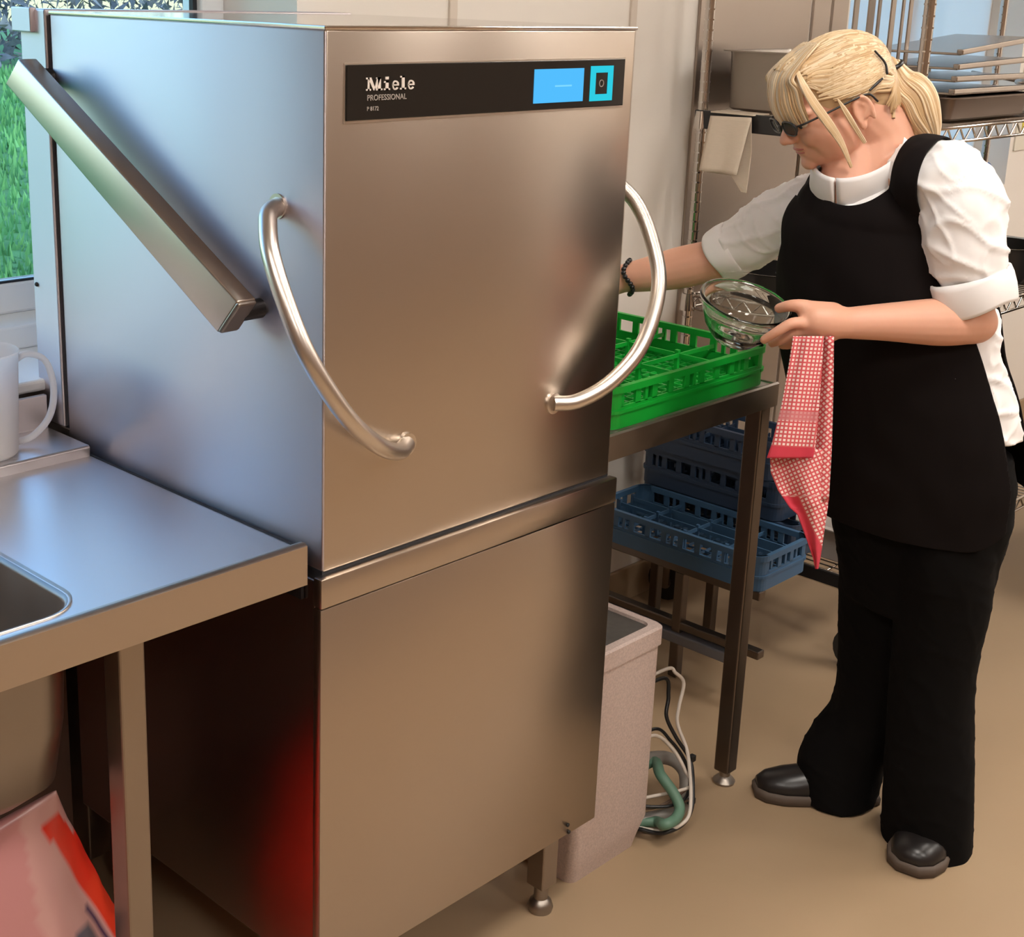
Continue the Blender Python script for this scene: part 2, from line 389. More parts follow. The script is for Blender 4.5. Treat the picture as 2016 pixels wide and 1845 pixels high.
# curved handles
hp = [(0, .094, 1.343)]
Sx = np.array(hp[0]); Mx = np.array([.156, 0, 1.0]); nn = np.cross(Mx-Sx, [-1, -1, -.72]); nn /= np.linalg.norm(nn)
pp = [Sx]
for px in ((531, 418), (527, 440), (533, 500), (560, 590), (600, 690), (650, 775), (700, 840), (750, 880), (785, 889)):
    r = ray(*px); pp.append(O+r*(((Sx-O)@nn)/(r@nn)))
pp += [Mx]
def handle(flip):
    P = spline([(W-q[0], q[1], q[2]) if flip else q for q in pp], 6)
    h = MB().tube(P, .0125, 20).build('handle', M_satin, dw, auto=True)
    for q, ax in ((P[0], (1, 0, 0)), (P[-1], (0, 1, 0))):
        a = np.array(q); 
        MB().tube([a-np.array(ax)*.003, a+np.array(ax)*.003], .017, 20).build('handle_mount', M_satin, h, auto=True)
handle(False); handle(True)
# control panel
pz0, pz1 = 1.4605, 1.531
cp = MB().box(.033, .607, -.004, .003, pz0, pz1).build('control_panel', M_blackg, dw, bevel=.001)
MB().box(.030, .610, -.0015, .002, pz0-.0032, pz1+.002).build('panel_bezel', M_satin, dw)
def emis(name, c, s):
    M = bpy.data.materials.new(name); M.use_nodes = True; e = M.node_tree.nodes.new('ShaderNodeEmission'); e.inputs[0].default_value = (*c, 1); e.inputs[1].default_value = s
    M.node_tree.links.new(e.outputs[0], M.node_tree.nodes['Material Output'].inputs[0]); return M
M_scr = emis('screen_blue', (.09, .52, 1.), 1.0); M_btn = emis('button_cyan', (.03, .62, .78), 1.); M_scrl = emis('screen_light', (.2, .66, 1.), 1.05)
sc = MB().box(.394, .506, -.0052, -.003, 1.4705, 1.519).build('screen', M_scr, cp)
MB().box(.440, .478, -.0057, -.005, 1.493, 1.4955).build('screen_line', M_scrl, sc)
bt = MB(); bx0, bx1, bz0, bz1 = .523, .577, 1.4695, 1.5215
bt.box(bx0, bx1, -.0052, -.003, bz0, bz0+.010); bt.box(bx0, bx1, -.0052, -.003, bz1-.010, bz1); bt.box(bx0, bx0+.012, -.0052, -.003, bz0+.010, bz1-.010); bt.box(bx1-.012, bx1, -.0052, -.003, bz0+.010, bz1-.010)
bo = bt.build('power_button', M_btn, cp)
M_logo = mat('logo_grey', (.62, .55, .50), .5); M_logod = mat('logo_dim', (.30, .26, .23), .5)
MB().rev(((bx0+bx1)/2, -.0045, (bz0+bz1)/2), ((1, 0, 0), (0, 0, 1), (0, 1, 0)), [(.0045, -.0005), (.0055, -.0005), (.0055, .0005), (.0045, .0005)], 20).build('power_symbol', M_logod, bo)
# "Miele" in slab letters
lz = 1.498; lh = .0165; y0, y1 = -.0049, -.0035
def stem(g, x, w, z0, z1, ser=.0028, top=True, left=True):
    g.box(x, x+w, y0, y1, z0, z1); g.box(x-ser, x+w+ser, y0, y1, z0, z0+.0022)
    if top: g.box(x-ser, x+w, y0, y1, z1-.0022, z1)
g = MB(); x = .068
stem(g, x, .003, lz, lz+lh); stem(g, x+.0175, .0055, lz, lz+lh)
g.add([(x+.000, y0, lz+lh), (x+.006, y0, lz+lh), (x+.0145, y0, lz), (x+.0105, y0, lz), (x+.000, y1, lz+lh), (x+.006, y1, lz+lh), (x+.0145, y1, lz), (x+.0105, y1, lz)], [(0, 1, 2, 3), (7, 6, 5, 4), (0, 4, 5, 1), (1, 5, 6, 2), (2, 6, 7, 3), (3, 7, 4, 0)])
g.add([(x+.0165, y0, lz+lh), (x+.023, y0, lz+lh), (x+.0145, y0, lz), (x+.0115, y0, lz), (x+.0165, y1, lz+lh), (x+.023, y1, lz+lh), (x+.0145, y1, lz), (x+.0115, y1, lz)], [(0, 1, 2, 3), (7, 6, 5, 4), (0, 4, 5, 1), (1, 5, 6, 2), (2, 6, 7, 3), (3, 7, 4, 0)])
stem(g, .0995, .0052, lz, lz+.0115); g.box(.0990, .1050, y0, y1, lz+.0135, lz+.0170)
def ee(g, cx):
    cz = lz+.0058; pr = []
    for k in range(21):
        a = math.radians(15+k*15.5); pr.append((a, .0062+.0008*math.cos(a), .0034))
    P = []
    for a, ro, ri in pr: P.append(((cx+ro*math.cos(a), cz+.0062*math.sin(a)), (cx+ri*math.cos(a), cz+.0042*math.sin(a))))
    for i in range(len(P)-1):
        (a, b), (c, d) = P[i], P[i+1]
        q = [(a[0], a[1]), (c[0], c[1]), (d[0], d[1]), (b[0], b[1])]
        g.add([(u, y0, w) for u, w in q]+[(u, y1, w) for u, w in q], [(0, 1, 2, 3), (7, 6, 5, 4), (0, 4, 5, 1), (1, 5, 6, 2), (2, 6, 7, 3), (3, 7, 4, 0)])
    g.box(cx-.005, cx+.0066, y0, y1, cz-.0006, cz+.0012)
ee(g, .1170); stem(g, .1285, .0052, lz, lz+lh+.001); ee(g, .1455)
g.build('logo_text', M_logo, cp)
def text(s, x, z, size, M, parent, spacing=1.):
    cu = bpy.data.curves.new('text', 'FONT'); cu.body = s; cu.size = size; cu.extrude = .0003; cu.space_character = spacing; cu.offset = .0001
    t0 = bpy.data.objects.new('tmp', cu); COL.objects.link(t0); me = bpy.data.meshes.new_from_object(t0.evaluated_get(bpy.context.evaluated_depsgraph_get())); bpy.data.objects.remove(t0)
    me.materials.clear(); o = newobj('small_text', me, M)
    o.parent = parent; o.matrix_parent_inverse = parent.matrix_basis.inverted(); o.location = (x, -.0045, z); o.rotation_euler = (PI/2, 0, 0); return o
text('PROFESSIONAL', .067, 1.4855, .0102, M_logod, cp, 1.02); text('P 8172', .067, 1.4725, .0075, M_logod, cp)

# ------------------------------------------------------------------ sink bench on the left
sk = empty('sink_bench', (-.9, .3, 0), 'stainless steel sink bench with deep bowl and raised front lip left of the dishwasher', 'sink')
zt = .874; xL = -1.9; xR = -.030; cxr, cyf, cyb, rad = -.334, .067, .52, .055; cxl = -.95
# worktop plate with rounded hole
def rrect(x0, x1, y0, y1, r, n=8):
    out = []
    for cx, cy, a0 in ((x1-r, y0+r, -90), (x1-r, y1-r, 0), (x0+r, y1-r, 90), (x0+r, y0+r, 180)):
        for k in range(n+1):
            a = math.radians(a0+90*k/n); out.append((cx+r*math.cos(a), cy+r*math.sin(a)))
    return out
hole = rrect(cxl, cxr, cyf, cyb, rad); bm = bmesh.new()
def loopz(pts, z): return [bm.verts.new((x, y, z)) for x, y in pts]
outer = [(xL, .022), (xR+.016, .022), (xR+.016, .567), (xL, .567)]
n4 = len(hole)//4
A = loopz(outer, zt); Hh = loopz(hole, zt)
# connect each corner arc with its outer corner
oc = [1, 2, 3, 0]
for q in range(4):
    arc = Hh[q*n4:(q+1)*n4]; c0 = A[oc[q]]
    for i in range(len(arc)-1): bm.faces.new((arc[i+1], arc[i], c0))
    nx = Hh[((q+1)*n4) % len(Hh)]; bm.faces.new((nx, arc[-1], c0, A[oc[(q+1) % 4]]))
me = bpy.data.meshes.new('worktop'); bmesh.ops.recalc_face_normals(bm, faces=bm.faces); bm.to_mesh(me); bm.free()
wt = newobj('worktop', me, M_top, sk); solid(wt, .003, 0)
lip = MB(); prof = [(0.0, .836), (0.0, .893), (.006, .8965), (.014, .8955), (.024, .8745), (.024, .871), (.010, .886), (.004, .888), (.003, .836)]
rings = [[(x, y, z) for y, z in prof] for x in (xL, xR+.002)]
lip.loft(rings).build('front_lip', M_steel, sk, auto=True)
lg = MB(); lprof = [(.567, .871), (.565, .891), (.569, .8945), (.696, .8945), (.696, .952), (.706, .952), (.706, .871)]
lg.loft([[(x, y, z) for y, z in lprof] for x in (xL, xR+.015)]).build('rear_ledge', M_top, sk, bevel=.0015)
MB().box(-.0145, -.009, .03, .70, .80, .8765).build('gap_shade_strip', M_gasket, sk)  # dark strip painting the shade in the gap between worktop and dishwasher
# bowl
rg = []
for (ins, z, r) in ((0, zt+.002, rad), (.004, zt-.006, rad), (.010, zt-.16, rad), (.02, .63, rad), (.05, .602, .05), (.12, .598, .04)):
    rg.append([(x, y, z) for x, y in rrect(cxl+ins, cxr-ins, cyf+ins, cyb-ins, r)])
bw = MB().loft(rg, caps=False); bw.f.append(tuple(range(len(bw.v)-len(rg[0]), len(bw.v)))); bo = bw.build('bowl', M_dsteel, sk, True); solid(bo, .002, 1)
rim = MB(); a = rrect(cxl-.006, cxr+.006, cyf-.006, cyb+.006, rad+.006); b2 = rrect(cxl+.002, cxr-.002, cyf+.002, cyb-.002, rad)
rim.loft([[(x, y, zt+.001) for x, y in a], [(x, y, zt+.004) for x, y in a], [(x, y, zt-.002) for x, y in b2]], caps=False).build('bowl_rim', M_satin, sk, True)
for x, y in ((-.291, .03), (-1.6, .03), (-.291, .60), (-1.6, .60)):
    l1 = MB().box(x-.019, x+.019, y, y+.038, .03, .838).build('leg', M_leg, sk, bevel=.003)
    MB().tube([(x, y+.019, 0), (x, y+.019, .032)], .014, 14).build('foot', M_black, l1, auto=True)
MB().box(xL+.02, -.012, .685, .69, .08, .868).build('rear_shade_panel', mat('under_bench_shade', (.16, .10, .08), .6), sk)  # added panel, its dark brown stands in for the shade under the bench
MB().box(-1.6, -.31, .61, .625, .12, .16).build('rear_rail', M_leg, sk, bevel=.003)

# jug
M_pp = mat('milky_plastic', (.90, .88, .88), .35, **{'Transmission Weight': .35, 'IOR': 1.3})
n, l, b = nodes(M_pp); ts = n.new('ShaderNodeBsdfTranslucent'); ts.inputs[0].default_value = (.95, .93, .93, 1); mx = n.new('ShaderNodeMixShader'); mx.inputs[0].default_value = .55
l.new(b.outputs[0], mx.inputs[1]); l.new(ts.outputs[0], mx.inputs[2]); l.new(mx.outputs[0], n['Material Output'].inputs[0]); b.inputs['Transmission Weight'].default_value = .1
jg = empty('measuring_jug', (-.168, .632, .8945), 'translucent white plastic jug standing on the ledge behind the sink', 'jug')
jc = (-.168, .632, .8955); ax0 = ((1, 0, 0), (0, 1, 0), (0, 0, 1))
MB().rev(jc, ax0, [(.001, 0), (.050, 0), (.054, .004), (.062, .165), (.064, .168), (.062, .170), (.0595, .166), (.0515, .006), (.001, .004)], 40).build('vessel', M_pp, jg, auto=True)
hd_ = [(-.108, .630, 1.040), (-.085, .628, 1.048), (-.055, .625, 1.032), (-.044, .622, .985), (-.055, .620, .940), (-.085, .622, .912), (-.113, .628, .905)]
hd_ = [(a, b, c) for a, b, c in hd_]
MB().tube(spline(hd_, 6), .0075, 12, flat=.7).build('handle', M_pp, jg, smooth=True)

# plastic sack under the sink
M_bag = mat('sack_print', (.5, .5, .5), .3)
n, l, b = nodes(M_bag); at_ = n.new('ShaderNodeAttribute'); at_.attribute_name = 'Col'; l.new(at_.outputs['Color'], b.inputs['Base Color']); b.inputs['Specular IOR Level'].default_value = .6
bag = empty('plastic_sack', (-.42, .18, 0), 'red and white plastic sack slumped on the floor under the sink', 'sack')
bm = MB(); nz_, na = 60, 160; rings = []
for j in range(nz_+1):
    u = j/nz_; z = .004+.578*u
    xr = float(np.interp(z, [0, .15, .302, .413, .50, .582], [-.165, -.165, -.212, -.266, -.305, -.342])); xl = -.80
    wx = (xr-xl)/2*(.95 if j == 0 else 1); cx = (xr+xl)/2; tp_ = max(0, (u-.55)/.45)**1.2; wy = .185*(1-.965*tp_); cy = .262-.116*tp_
    if j == 0: wy *= .85
    ring = []
    for k in range(na):
        a = 2*PI*k/na; q = (abs(math.cos(a))**2.8+abs(math.sin(a))**2.8)**(-1/2.8)
        px_, py_ = cx+wx*q*math.cos(a), cy+wy*q*math.sin(a); g_ = (1-.9*u*u)
        nv = (noise.noise(Vector((px_*9, py_*9, z*7)))*.014+noise.noise(Vector((px_*28, py_*28, z*22)))*.006)*g_
        ring.append((px_+nv*math.cos(a), py_+nv*math.sin(a), z*(1-.26*max(0, -.342-px_)*u)))
    rings.append(ring)
bo = MB().loft(rings).build('sack_body', M_bag, bag, True)
ca = bo.data.color_attributes.new('Col', 'FLOAT_COLOR', 'POINT')
for i, vv in enumerate(bo.data.vertices):
    x, y, z = vv.co; s1 = noise.noise(Vector((x*9+3, y*4, z*8))); red = (.60, .028, .012); pale = (.50, .27, .25)
    e_ = float(np.interp(z, [0, .15, .302, .413, .50, .582], [-.165, -.165, -.212, -.266, -.305, -.342]))-x     # distance in from the right edge
    c = pale
    if x < -.40: c = (.46, .20, .20)
    if z > .40 and .012 < e_ < .046 and z < .545: c = red
    if e_ < .050 and z < .425: c = (.62, .04, .015)
    if z < .40 and .056 < e_ < .064: c = (.03, .015, .06)
    if .070 < e_ < .100 and .33 < z < .385: c = (.10, .09, .12)
    if .066 < e_ < .106 and .27 < z < .325: c = red
    if (e_-.16)**2+(z-.24)**2 < .06**2: c = (.70, .06, .02)
    if e_ > .2 and .30 < z < .46: c = (.42, .09, .08)
    if e_ > .24 and z < .30: c = (.16, .13, .16)
    if y > .20 or e_ < .012 and z < .5: c = (.66, .025, .012)
    ca.data[i].color = (*c, 1)

# ------------------------------------------------------------------ outlet table on the right
tb = empty('outlet_table', (.93, .34, 0), 'stainless steel table beside the right of the dishwasher under the green rack', 'table')
tx0, tx1, ty0, ty1, tz = .646, 1.222, .036, .64, .893
MB().box(tx0, tx1, ty0+.004, ty1, tz-.014, tz-.002).build('tabletop', M_top, tb, bevel=.002)
ff = MB(); pr = [(ty0, tz-.045), (ty0, tz), (ty0+.004, tz+.003), (ty0+.012, tz), (ty0+.016, tz-.005), (ty0+.006, tz-.008), (ty0+.004, tz-.045)]
ff.loft([[(x, y, z) for y, z in pr] for x in (tx0, tx1)]).build('front_apron', M_dsteel, tb, auto=True)
MB().box(tx1-.004, tx1, ty0+.004, ty1, tz-.045, tz).build('side_apron', M_dsteel, tb)
MB().box(tx0, tx1, ty1, ty1+.015, tz-.045, tz+.09).build('upstand', M_top, tb, bevel=.002)
for x, y in ((1.195, .062), (1.195, .60), (.665, .60)):
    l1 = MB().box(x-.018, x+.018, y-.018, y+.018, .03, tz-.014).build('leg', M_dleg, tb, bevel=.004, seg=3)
    MB().rev((x, y, 0), ax0, [(0, 0), (.022, 0), (.024, .006), (.019, .012), (.012, .018), (.012, .034), (0, .034)], 18).build('foot', M_dsteel, l1, auto=True)

def rack(name, x0, x1, y0, y1, z0, h, M, label, group, cols, posts=True, th=.005):
    r = empty(name, ((x0+x1)/2, (y0+y1)/2, z0), label, 'dish rack', group)
    rr = .03
    def wallrun(a, b, nm, inward):
        a = np.array(a, float); b = np.array(b, float); t = b-a; L = np.linalg.norm(t); t /= L; inn = np.array(inward, float)
        g = MB()
        def strip(s0, s1, za, zb, off=0, thk=th):
            g.obox(a+t*(s0+s1)/2+inn*(off+thk/2)+ZV*(z0+(za+zb)/2), (t, inn, ZV), ((s1-s0)/2, thk/2, (zb-za)/2))
        strip(0, L, 0, h*.36); strip(0, L, h*.36, h*.44, -.003, th+.003); strip(0, L, h*.84, h, -.004, th+.006); strip(0, L, h*.44, h*.52)
        n = max(3, int(round(L/.048)))
        for i in range(n+1):
            s = L*i/n; w = .0075; strip(max(0, s-w), min(L, s+w), h*.5, h*.86)
        for i in range(n):
            if i % 3 == 1:
                s = L*(i+.5)/n; strip(s-.004, s+.004, h*.5, h*.86)
        g.build(nm, M, r)
    wallrun((x0+rr, y0, 0), (x1-rr, y0, 0), 'side_wall', (0, 1, 0)); wallrun((x0+rr, y1, 0), (x1-rr, y1, 0), 'side_wall', (0, -1, 0))
    wallrun((x0, y0+rr, 0), (x0, y1-rr, 0), 'side_wall', (1, 0, 0)); wallrun((x1, y0+rr, 0), (x1, y1-rr, 0), 'side_wall', (-1, 0, 0))
    for cx, cy, a0 in ((x1-rr, y0+rr, -90), (x1-rr, y1-rr, 0), (x0+rr, y1-rr, 90), (x0+rr, y0+rr, 180)):
        g = MB(); P = []
        for ro, ri in ((rr, rr-th),):
            out = [(cx+ro*math.cos(math.radians(a0+90*k/6)), cy+ro*math.sin(math.radians(a0+90*k/6))) for k in range(7)]
            inn = [(cx+ri*math.cos(math.radians(a0+90*k/6)), cy+ri*math.sin(math.radians(a0+90*k/6))) for k in range(7)][::-1]
            g.loft([[(x, y, z) for x, y in out+inn] for z in (z0, z0+h)])
        out = [(cx+(rr+.004)*math.cos(math.radians(a0+90*k/6)), cy+(rr+.004)*math.sin(math.radians(a0+90*k/6))) for k in range(7)]
        for za, zb in ((h*.36, h*.44), (h*.84, h)): g.loft([[(x, y, z0+z) for x, y in out+inn] for z in (za, zb)])
        g.build('corner', M, r)
    g = MB(); nx = max(2, int((x1-x0)/.025)); ny = int((y1-y0)/.025)
    for i in range(1, nx): x = x0+(x1-x0)*i/nx; g.box(x-.0018, x+.0018, y0+.004, y1-.004, z0+.004, z0+.010)
    for i in range(1, ny): y = y0+(y1-y0)*i/ny; g.box(x0+.004, x1-.004, y-.0018, y+.0018, z0+.004, z0+.010)
    o = g.build('base_grid', M, r); 
    if posts:
        for i in range(1, cols):
            x = x0+(x1-x0)*i/cols; g = MB(); g.box(x-.002, x+.002, y0+.005, y1-.005, z0+h*.62, z0+h*.72)
            for k in range(cols+1):
                y = y0+.008+(y1-y0-.016)*k/cols; g.box(x-.004, x+.004, y-.004, y+.004, z0+.006, z0+h*.8)
            g.build('divider', M, r)
        for k in range(1, cols):
            y = y0+(y1-y0)*k/cols; MB().box(x0+.005, x1-.005, y-.002, y+.002, z0+h*.62, z0+h*.72).build('divider', M, r)
    return r
M_green = mat('green_plastic', (.005, .36, .035), .38); M_blue = mat('blue_plastic', (.045, .115, .22), .45); M_dblue = mat('dark_blue_plastic', (.02, .04, .08), .45)
rack('green_dish_rack', .695, 1.196, .05, .55, .896, .078, M_green, 'bright green square plastic dish rack on the steel table', 'dishwasher racks', 4)

# water softener box
M_soft = mat('speckled_plastic', (.53, .42, .375), .6); noise_var(M_soft, nscale=260, amt=.28, bump=.25, detail=2)
sf = empty('water_softener', (.76, .12, 0), 'pale speckled upright softener box with dark recessed lid beside the dishwasher', 'water softener')
sx0, sx1, sy0, sy1, sz = .651, .884, .036, .20, .478
b1 = MB(); rg = []
for z, i in ((.0, .016), (.03, .010), (.07, .0), (sz-.04, 0)): rg.append([(x, y, z) for x, y in rrect(sx0+i, sx1-i, sy0+i, sy1-i, .018)])
b1.loft(rg).build('casing', M_soft, sf, auto=True)
ld = MB(); rg = []
for (z, i) in ((sz-.038, -.004), (sz-.004, -.004), (sz, 0), (sz, .016), (sz-.012, .018)): rg.append([(x, y, z) for x, y in rrect(sx0+i, sx1-i, sy0+i, sy1-i, .018)])
ld.loft(rg).build('lid_rim', M_soft, sf, auto=True)
M_lid = mat('dark_grey_lid', (.06, .055, .05), .45); noise_var(M_lid, nscale=90, amt=.3)
MB().loft([[(x, y, z) for x, y in rrect(sx0+.017, sx1-.017, sy0+.017, sy1-.017, .012)] for z in (sz-.013, sz-.006)]).build('lid', M_lid, sf)
MB().ell((.725, .11, sz-.004), ax0, (.014, .014, .006)).build('lid_knob', M_leg, sf, True)
M_wht = mat('white_plastic', (.7, .66, .6), .4)
MB().tube([(.80, .215, .47), (.80, .215, .51)], .01, 12).build('hose_connector', M_wht, sf, auto=True)

# coiled hoses and cables
def coil(name, pts, r, M, label):
    f0, l0 = pts[0], pts[-1]; pts = [(.878, max(.08, f0[1]), f0[2])]+list(pts)+[(.878, max(.08, l0[1]), max(.014, l0[2]))]
    o = MB().tube(spline(pts, 8), r, 10).build(name, M, None, True); return tag(o, label, 'hose', 'hoses beside the softener box')
M_gh = mat('green_hose', (.10, .20, .14), .5); M_wc = mat('white_cable', (.62, .55, .48), .5); M_gc = mat('grey_hose', (.26, .24, .22), .5)
hx = lambda px, py, y=.06: tuple(at(px, py, 1, y-.058*min(1, max(0, (py-1450)/150))))
coil('green_hose', [hx(1285, 1500, .13), hx(1300, 1525, .09), hx(1325, 1560, .07), hx(1338, 1590, .06), hx(1330, 1612, .055), hx(1308, 1624, .06), hx(1292, 1618, .10)], .011, M_gh, 'thick dark green hose looped low beside the softener box')
coil('grey_hose', [hx(1250, 1500, .14), hx(1310, 1492, .14), hx(1345, 1515, .12), hx(1350, 1560, .10), hx(1335, 1600, .09), hx(1312, 1606, .10)], .014, M_gc, 'thick grey hose coiled behind the green hose')
coil('black_cable', [hx(1306, 1335, .12), hx(1316, 1370, .11), hx(1312, 1410, .10), hx(1330, 1450, .08), hx(1358, 1495, .07), hx(1364, 1540, .06), hx(1362, 1590, .055), hx(1345, 1622, .055), hx(1315, 1638, .06), hx(1290, 1640, .085)], .0042, M_black, 'thin black cable looping right of the softener box')
coil('black_cable', [hx(1290, 1435, .10), hx(1320, 1458, .09), hx(1345, 1492, .08), hx(1358, 1530, .075), hx(1350, 1570, .07), hx(1312, 1588, .08)], .0035, M_black, 'thin black cable leaving the softener box at mid height')
coil('white_cable', [hx(1310, 1318, .13), hx(1330, 1325, .12), hx(1346, 1345, .11), hx(1337, 1390, .10), hx(1334, 1425, .09), hx(1352, 1475, .07), hx(1358, 1520, .06), hx(1360, 1570, .055), hx(1354, 1610, .052), hx(1325, 1632, .058), hx(1296, 1636, .085)], .0038, M_wc, 'long white cable arching above the coiled hoses')
coil('white_cable', [hx(1288, 1448, .09), hx(1325, 1476, .08), hx(1350, 1520, .07), hx(1358, 1550, .066)], .0036, M_wc, 'short white cable crossing the coiled hoses')
coil('brown_cable', [hx(1290, 1590, .10), hx(1330, 1570, .09), hx(1356, 1552, .08), hx(1356, 1575, .07)], .003, mat('brown_cable', (.16, .10, .07), .5), 'thin brown cable inside the hose coil')
for px in ((1362, 1493), (1361, 1577)):
    c = np.array(hx(*px, .068)); o = MB().obox(c, ax0, (.008, .006, .007)).build('cable_clip', M_black, None, bevel=.002)
    tag(o, 'black clip on the cables, %s one' % ('upper' if px[1] < 1500 else 'lower'), 'cable clip', 'cable clips')

# ------------------------------------------------------------------ low stand with blue racks
st = empty('rack_stand', (1.66, .5, 0), 'low dark steel stand under the blue racks', 'stand')
bx = 1.507; 
for x, y in ((bx+.02, .43), (bx+.02, .70), (bx+.30, .52), (bx+.30, .70)):
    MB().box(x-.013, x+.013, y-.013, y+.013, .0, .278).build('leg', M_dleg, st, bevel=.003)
MB().box(bx+.006, bx+.034, .205, .72, .278, .2995).build('rail', M_dleg, st, bevel=.003)
MB().box(bx+.008, bx+.036, .195, .72, .13, .15).build('rail', M_dleg, st, bevel=.003)
MB().box(bx+.285, bx+.313, .42, .72, .278, .2995).build('rail', M_dleg, st, bevel=.003)
for y in (.43, .70): MB().box(bx+.034, bx+.285, y-.012, y+.012, .28, .2985).build('cross_rail', M_dleg, st, bevel=.003)
MB().box(bx-.002, bx+.07, .26, .72, .095, .122).build('shelf', mat('grey_blue_metal', (.20, .21, .25), .4, .6), st, bevel=.004)
rack('blue_dish_rack', 1.507, 1.725, .205, .705, .300, .088, M_blue, 'blue plastic dish rack nearest the table leg, on the low stand', 'dishwasher racks', 4)
rack('dark_blue_dish_rack', 1.735, 1.872, .26, .72, .300, .09, M_dblue, 'dark blue plastic dish rack behind the blue one, lower of the two dark ones', 'dishwasher racks', 4)
rack('dark_blue_dish_rack', 1.725, 1.870, .30, .72, .392, .10, M_dblue, 'dark blue plastic dish rack added as dark filler behind the blue one, middle of the dark stack', 'dishwasher racks', 4)  # added rack, darkens the area under the table
rack('dark_blue_dish_rack', 1.715, 1.868, .32, .74, .494, .10, M_dblue, 'dark blue plastic dish rack added as dark filler, topmost of the dark stack behind the blue one', 'dishwasher racks', 4)  # also added, hides the bright wall below the tabletop

# ------------------------------------------------------------------ wire shelving
sh = empty('wire_shelving', (2.7, .4, 0), 'chrome wire shelving unit on casters along the back wall', 'shelving')
ux0, ux1, uy0, uy1 = 1.895, 3.60, .145, .725
def post(x, y):
    z0 = .12
    p = MB().tube([(x, y, z0), (x, y, 2.0)], .0125, 14).build('post', M_chrome, sh, auto=True)
    g = MB()
    zz = z0+.03
    while zz < 1.98: g.tube([(x, y, zz), (x, y, zz+.004)], .0138, 12); zz += .0254
    tag(g.build('post_rings', M_chrome, p), kind='stuff')
    c = MB(); c.tube([(x-.012, y, .055), (x+.012, y, .055)], .055, 20)
    w = c.build('caster_wheel', mat('rubber', (.02, .019, .018), .6), p, auto=True)
    MB().tube([(x-.014, y, .055), (x+.014, y, .055)], .022, 14).build('caster_hub', M_dsteel, p, auto=True)
    h = MB(); h.box(x-.020, x-.015, y-.02, y+.02, .05, .118); h.box(x+.015, x+.020, y-.02, y+.02, .05, .118); h.box(x-.02, x+.02, y-.022, y+.022, .112, .122); h.build('caster_fork', M_dsteel, p)
for x in (ux0, ux1):
    for y in (uy0, uy1): post(x, y)
def shelf(z, name='shelf', M=M_chrome):
    g = MB(); t = .004
    for zz in (z, z-.034):
        g.tube([(ux0, uy0, zz), (ux1, uy0, zz)], t, 8); g.tube([(ux0, uy1, zz), (ux1, uy1, zz)], t, 8); g.tube([(ux0, uy0, zz), (ux0, uy1, zz)], t, 8); g.tube([(ux1, uy0, zz), (ux1, uy1, zz)], t, 8)
    def zig(a, b):
        a = np.array(a); b = np.array(b); L = np.linalg.norm(b-a); n = int(L/.032); P = []
        for i in range(n+1): P.append(a+(b-a)*i/n+ZV*(0 if i % 2 else -.034))
        for i in range(n): g.tube([P[i], P[i+1]], .0028, 6, caps=False)
    zig((ux0, uy0, z), (ux1, uy0, z)); zig((ux0, uy1, z), (ux1, uy1, z)); zig((ux0, uy0, z), (ux0, uy1, z)); zig((ux1, uy0, z), (ux1, uy1, z))
    n = int((ux1-ux0)/.026)
    for i in range(1, n): x = ux0+(ux1-ux0)*i/n; g.tube([(x, uy0, z+.003), (x, uy1, z+.003)], .0022, 5, caps=False)
    for y in (.25, .40, .55): g.tube([(ux0, y, z-.003), (ux1, y, z-.003)], .003, 6)
    o = g.build(name, M, sh, smooth=True)
    for x in (ux0, ux1):
        for y in (uy0, uy1): MB().rev((x, y, z-.04), ax0, [(.0145, 0), (.022, .0), (.018, .044), (.0145, .044)], 14).build('collar', M_chrome, o, auto=True)
for z in (.235, .87, 1.345, 1.95): shelf(z)
# wide solid bottom side rail that shows dark
MB().box(ux0-.012, ux0+.004, uy0, uy1, .205, .238).build('side_rail', M_black, sh)
MB().box(ux0-.014, ux0-.006, uy0+.30, uy1+.015, 1.306, 1.352).build('label_holder', M_black, sh, bevel=.003)

def tub(name, x0, x1, y0, y1, z0, h, M, label, cat, group=None, rim=.014, th=.0025):
    r = empty(name, ((x0+x1)/2, (y0+y1)/2, z0), label, cat, group)
    rg = []; r0 = .03; i0 = .02
    for i, z in ((i0, z0+.001), (.012, z0+.006), (.006, z0+h-.004), (0.004, z0+h), (-rim, z0+h+.001), (-rim, z0+h+.004), (.004, z0+h+.004), (.009, z0+h-.004), (.015, z0+.009), (.03, z0+.005)):
        rg.append([(x, y, z) for x, y in rrect(x0+i, x1-i, y0+i, y1-i, max(.012, r0-i))])
    g = MB().loft(rg); g.build('pan', M, r, auto=True)
    return r
zs = 1.353
tub('gastronorm_pan', 1.935, 2.25, .44, .70, zs, .145, M_dsteel, 'deep stainless steel pan on the shelf behind the hanging cloth', 'food pan', 'steel pans on the shelf')
tub('gastronorm_pan', 2.30, 2.58, .44, .70, zs, .12, M_dsteel, 'second stainless steel pan on the shelf, behind her head', 'food pan', 'steel pans on the shelf')
M_pan = mat('pan_steel', (.50, .44, .39), .26, 1.)
tub('gastronorm_pan', 2.12, 2.58, .17, .40, zs, .055, mat('dark_pan', (.22, .17, .14), .45, 1.), 'dark deep roasting pan under the stacked trays on the shelf', 'food pan', 'steel pans on the shelf')
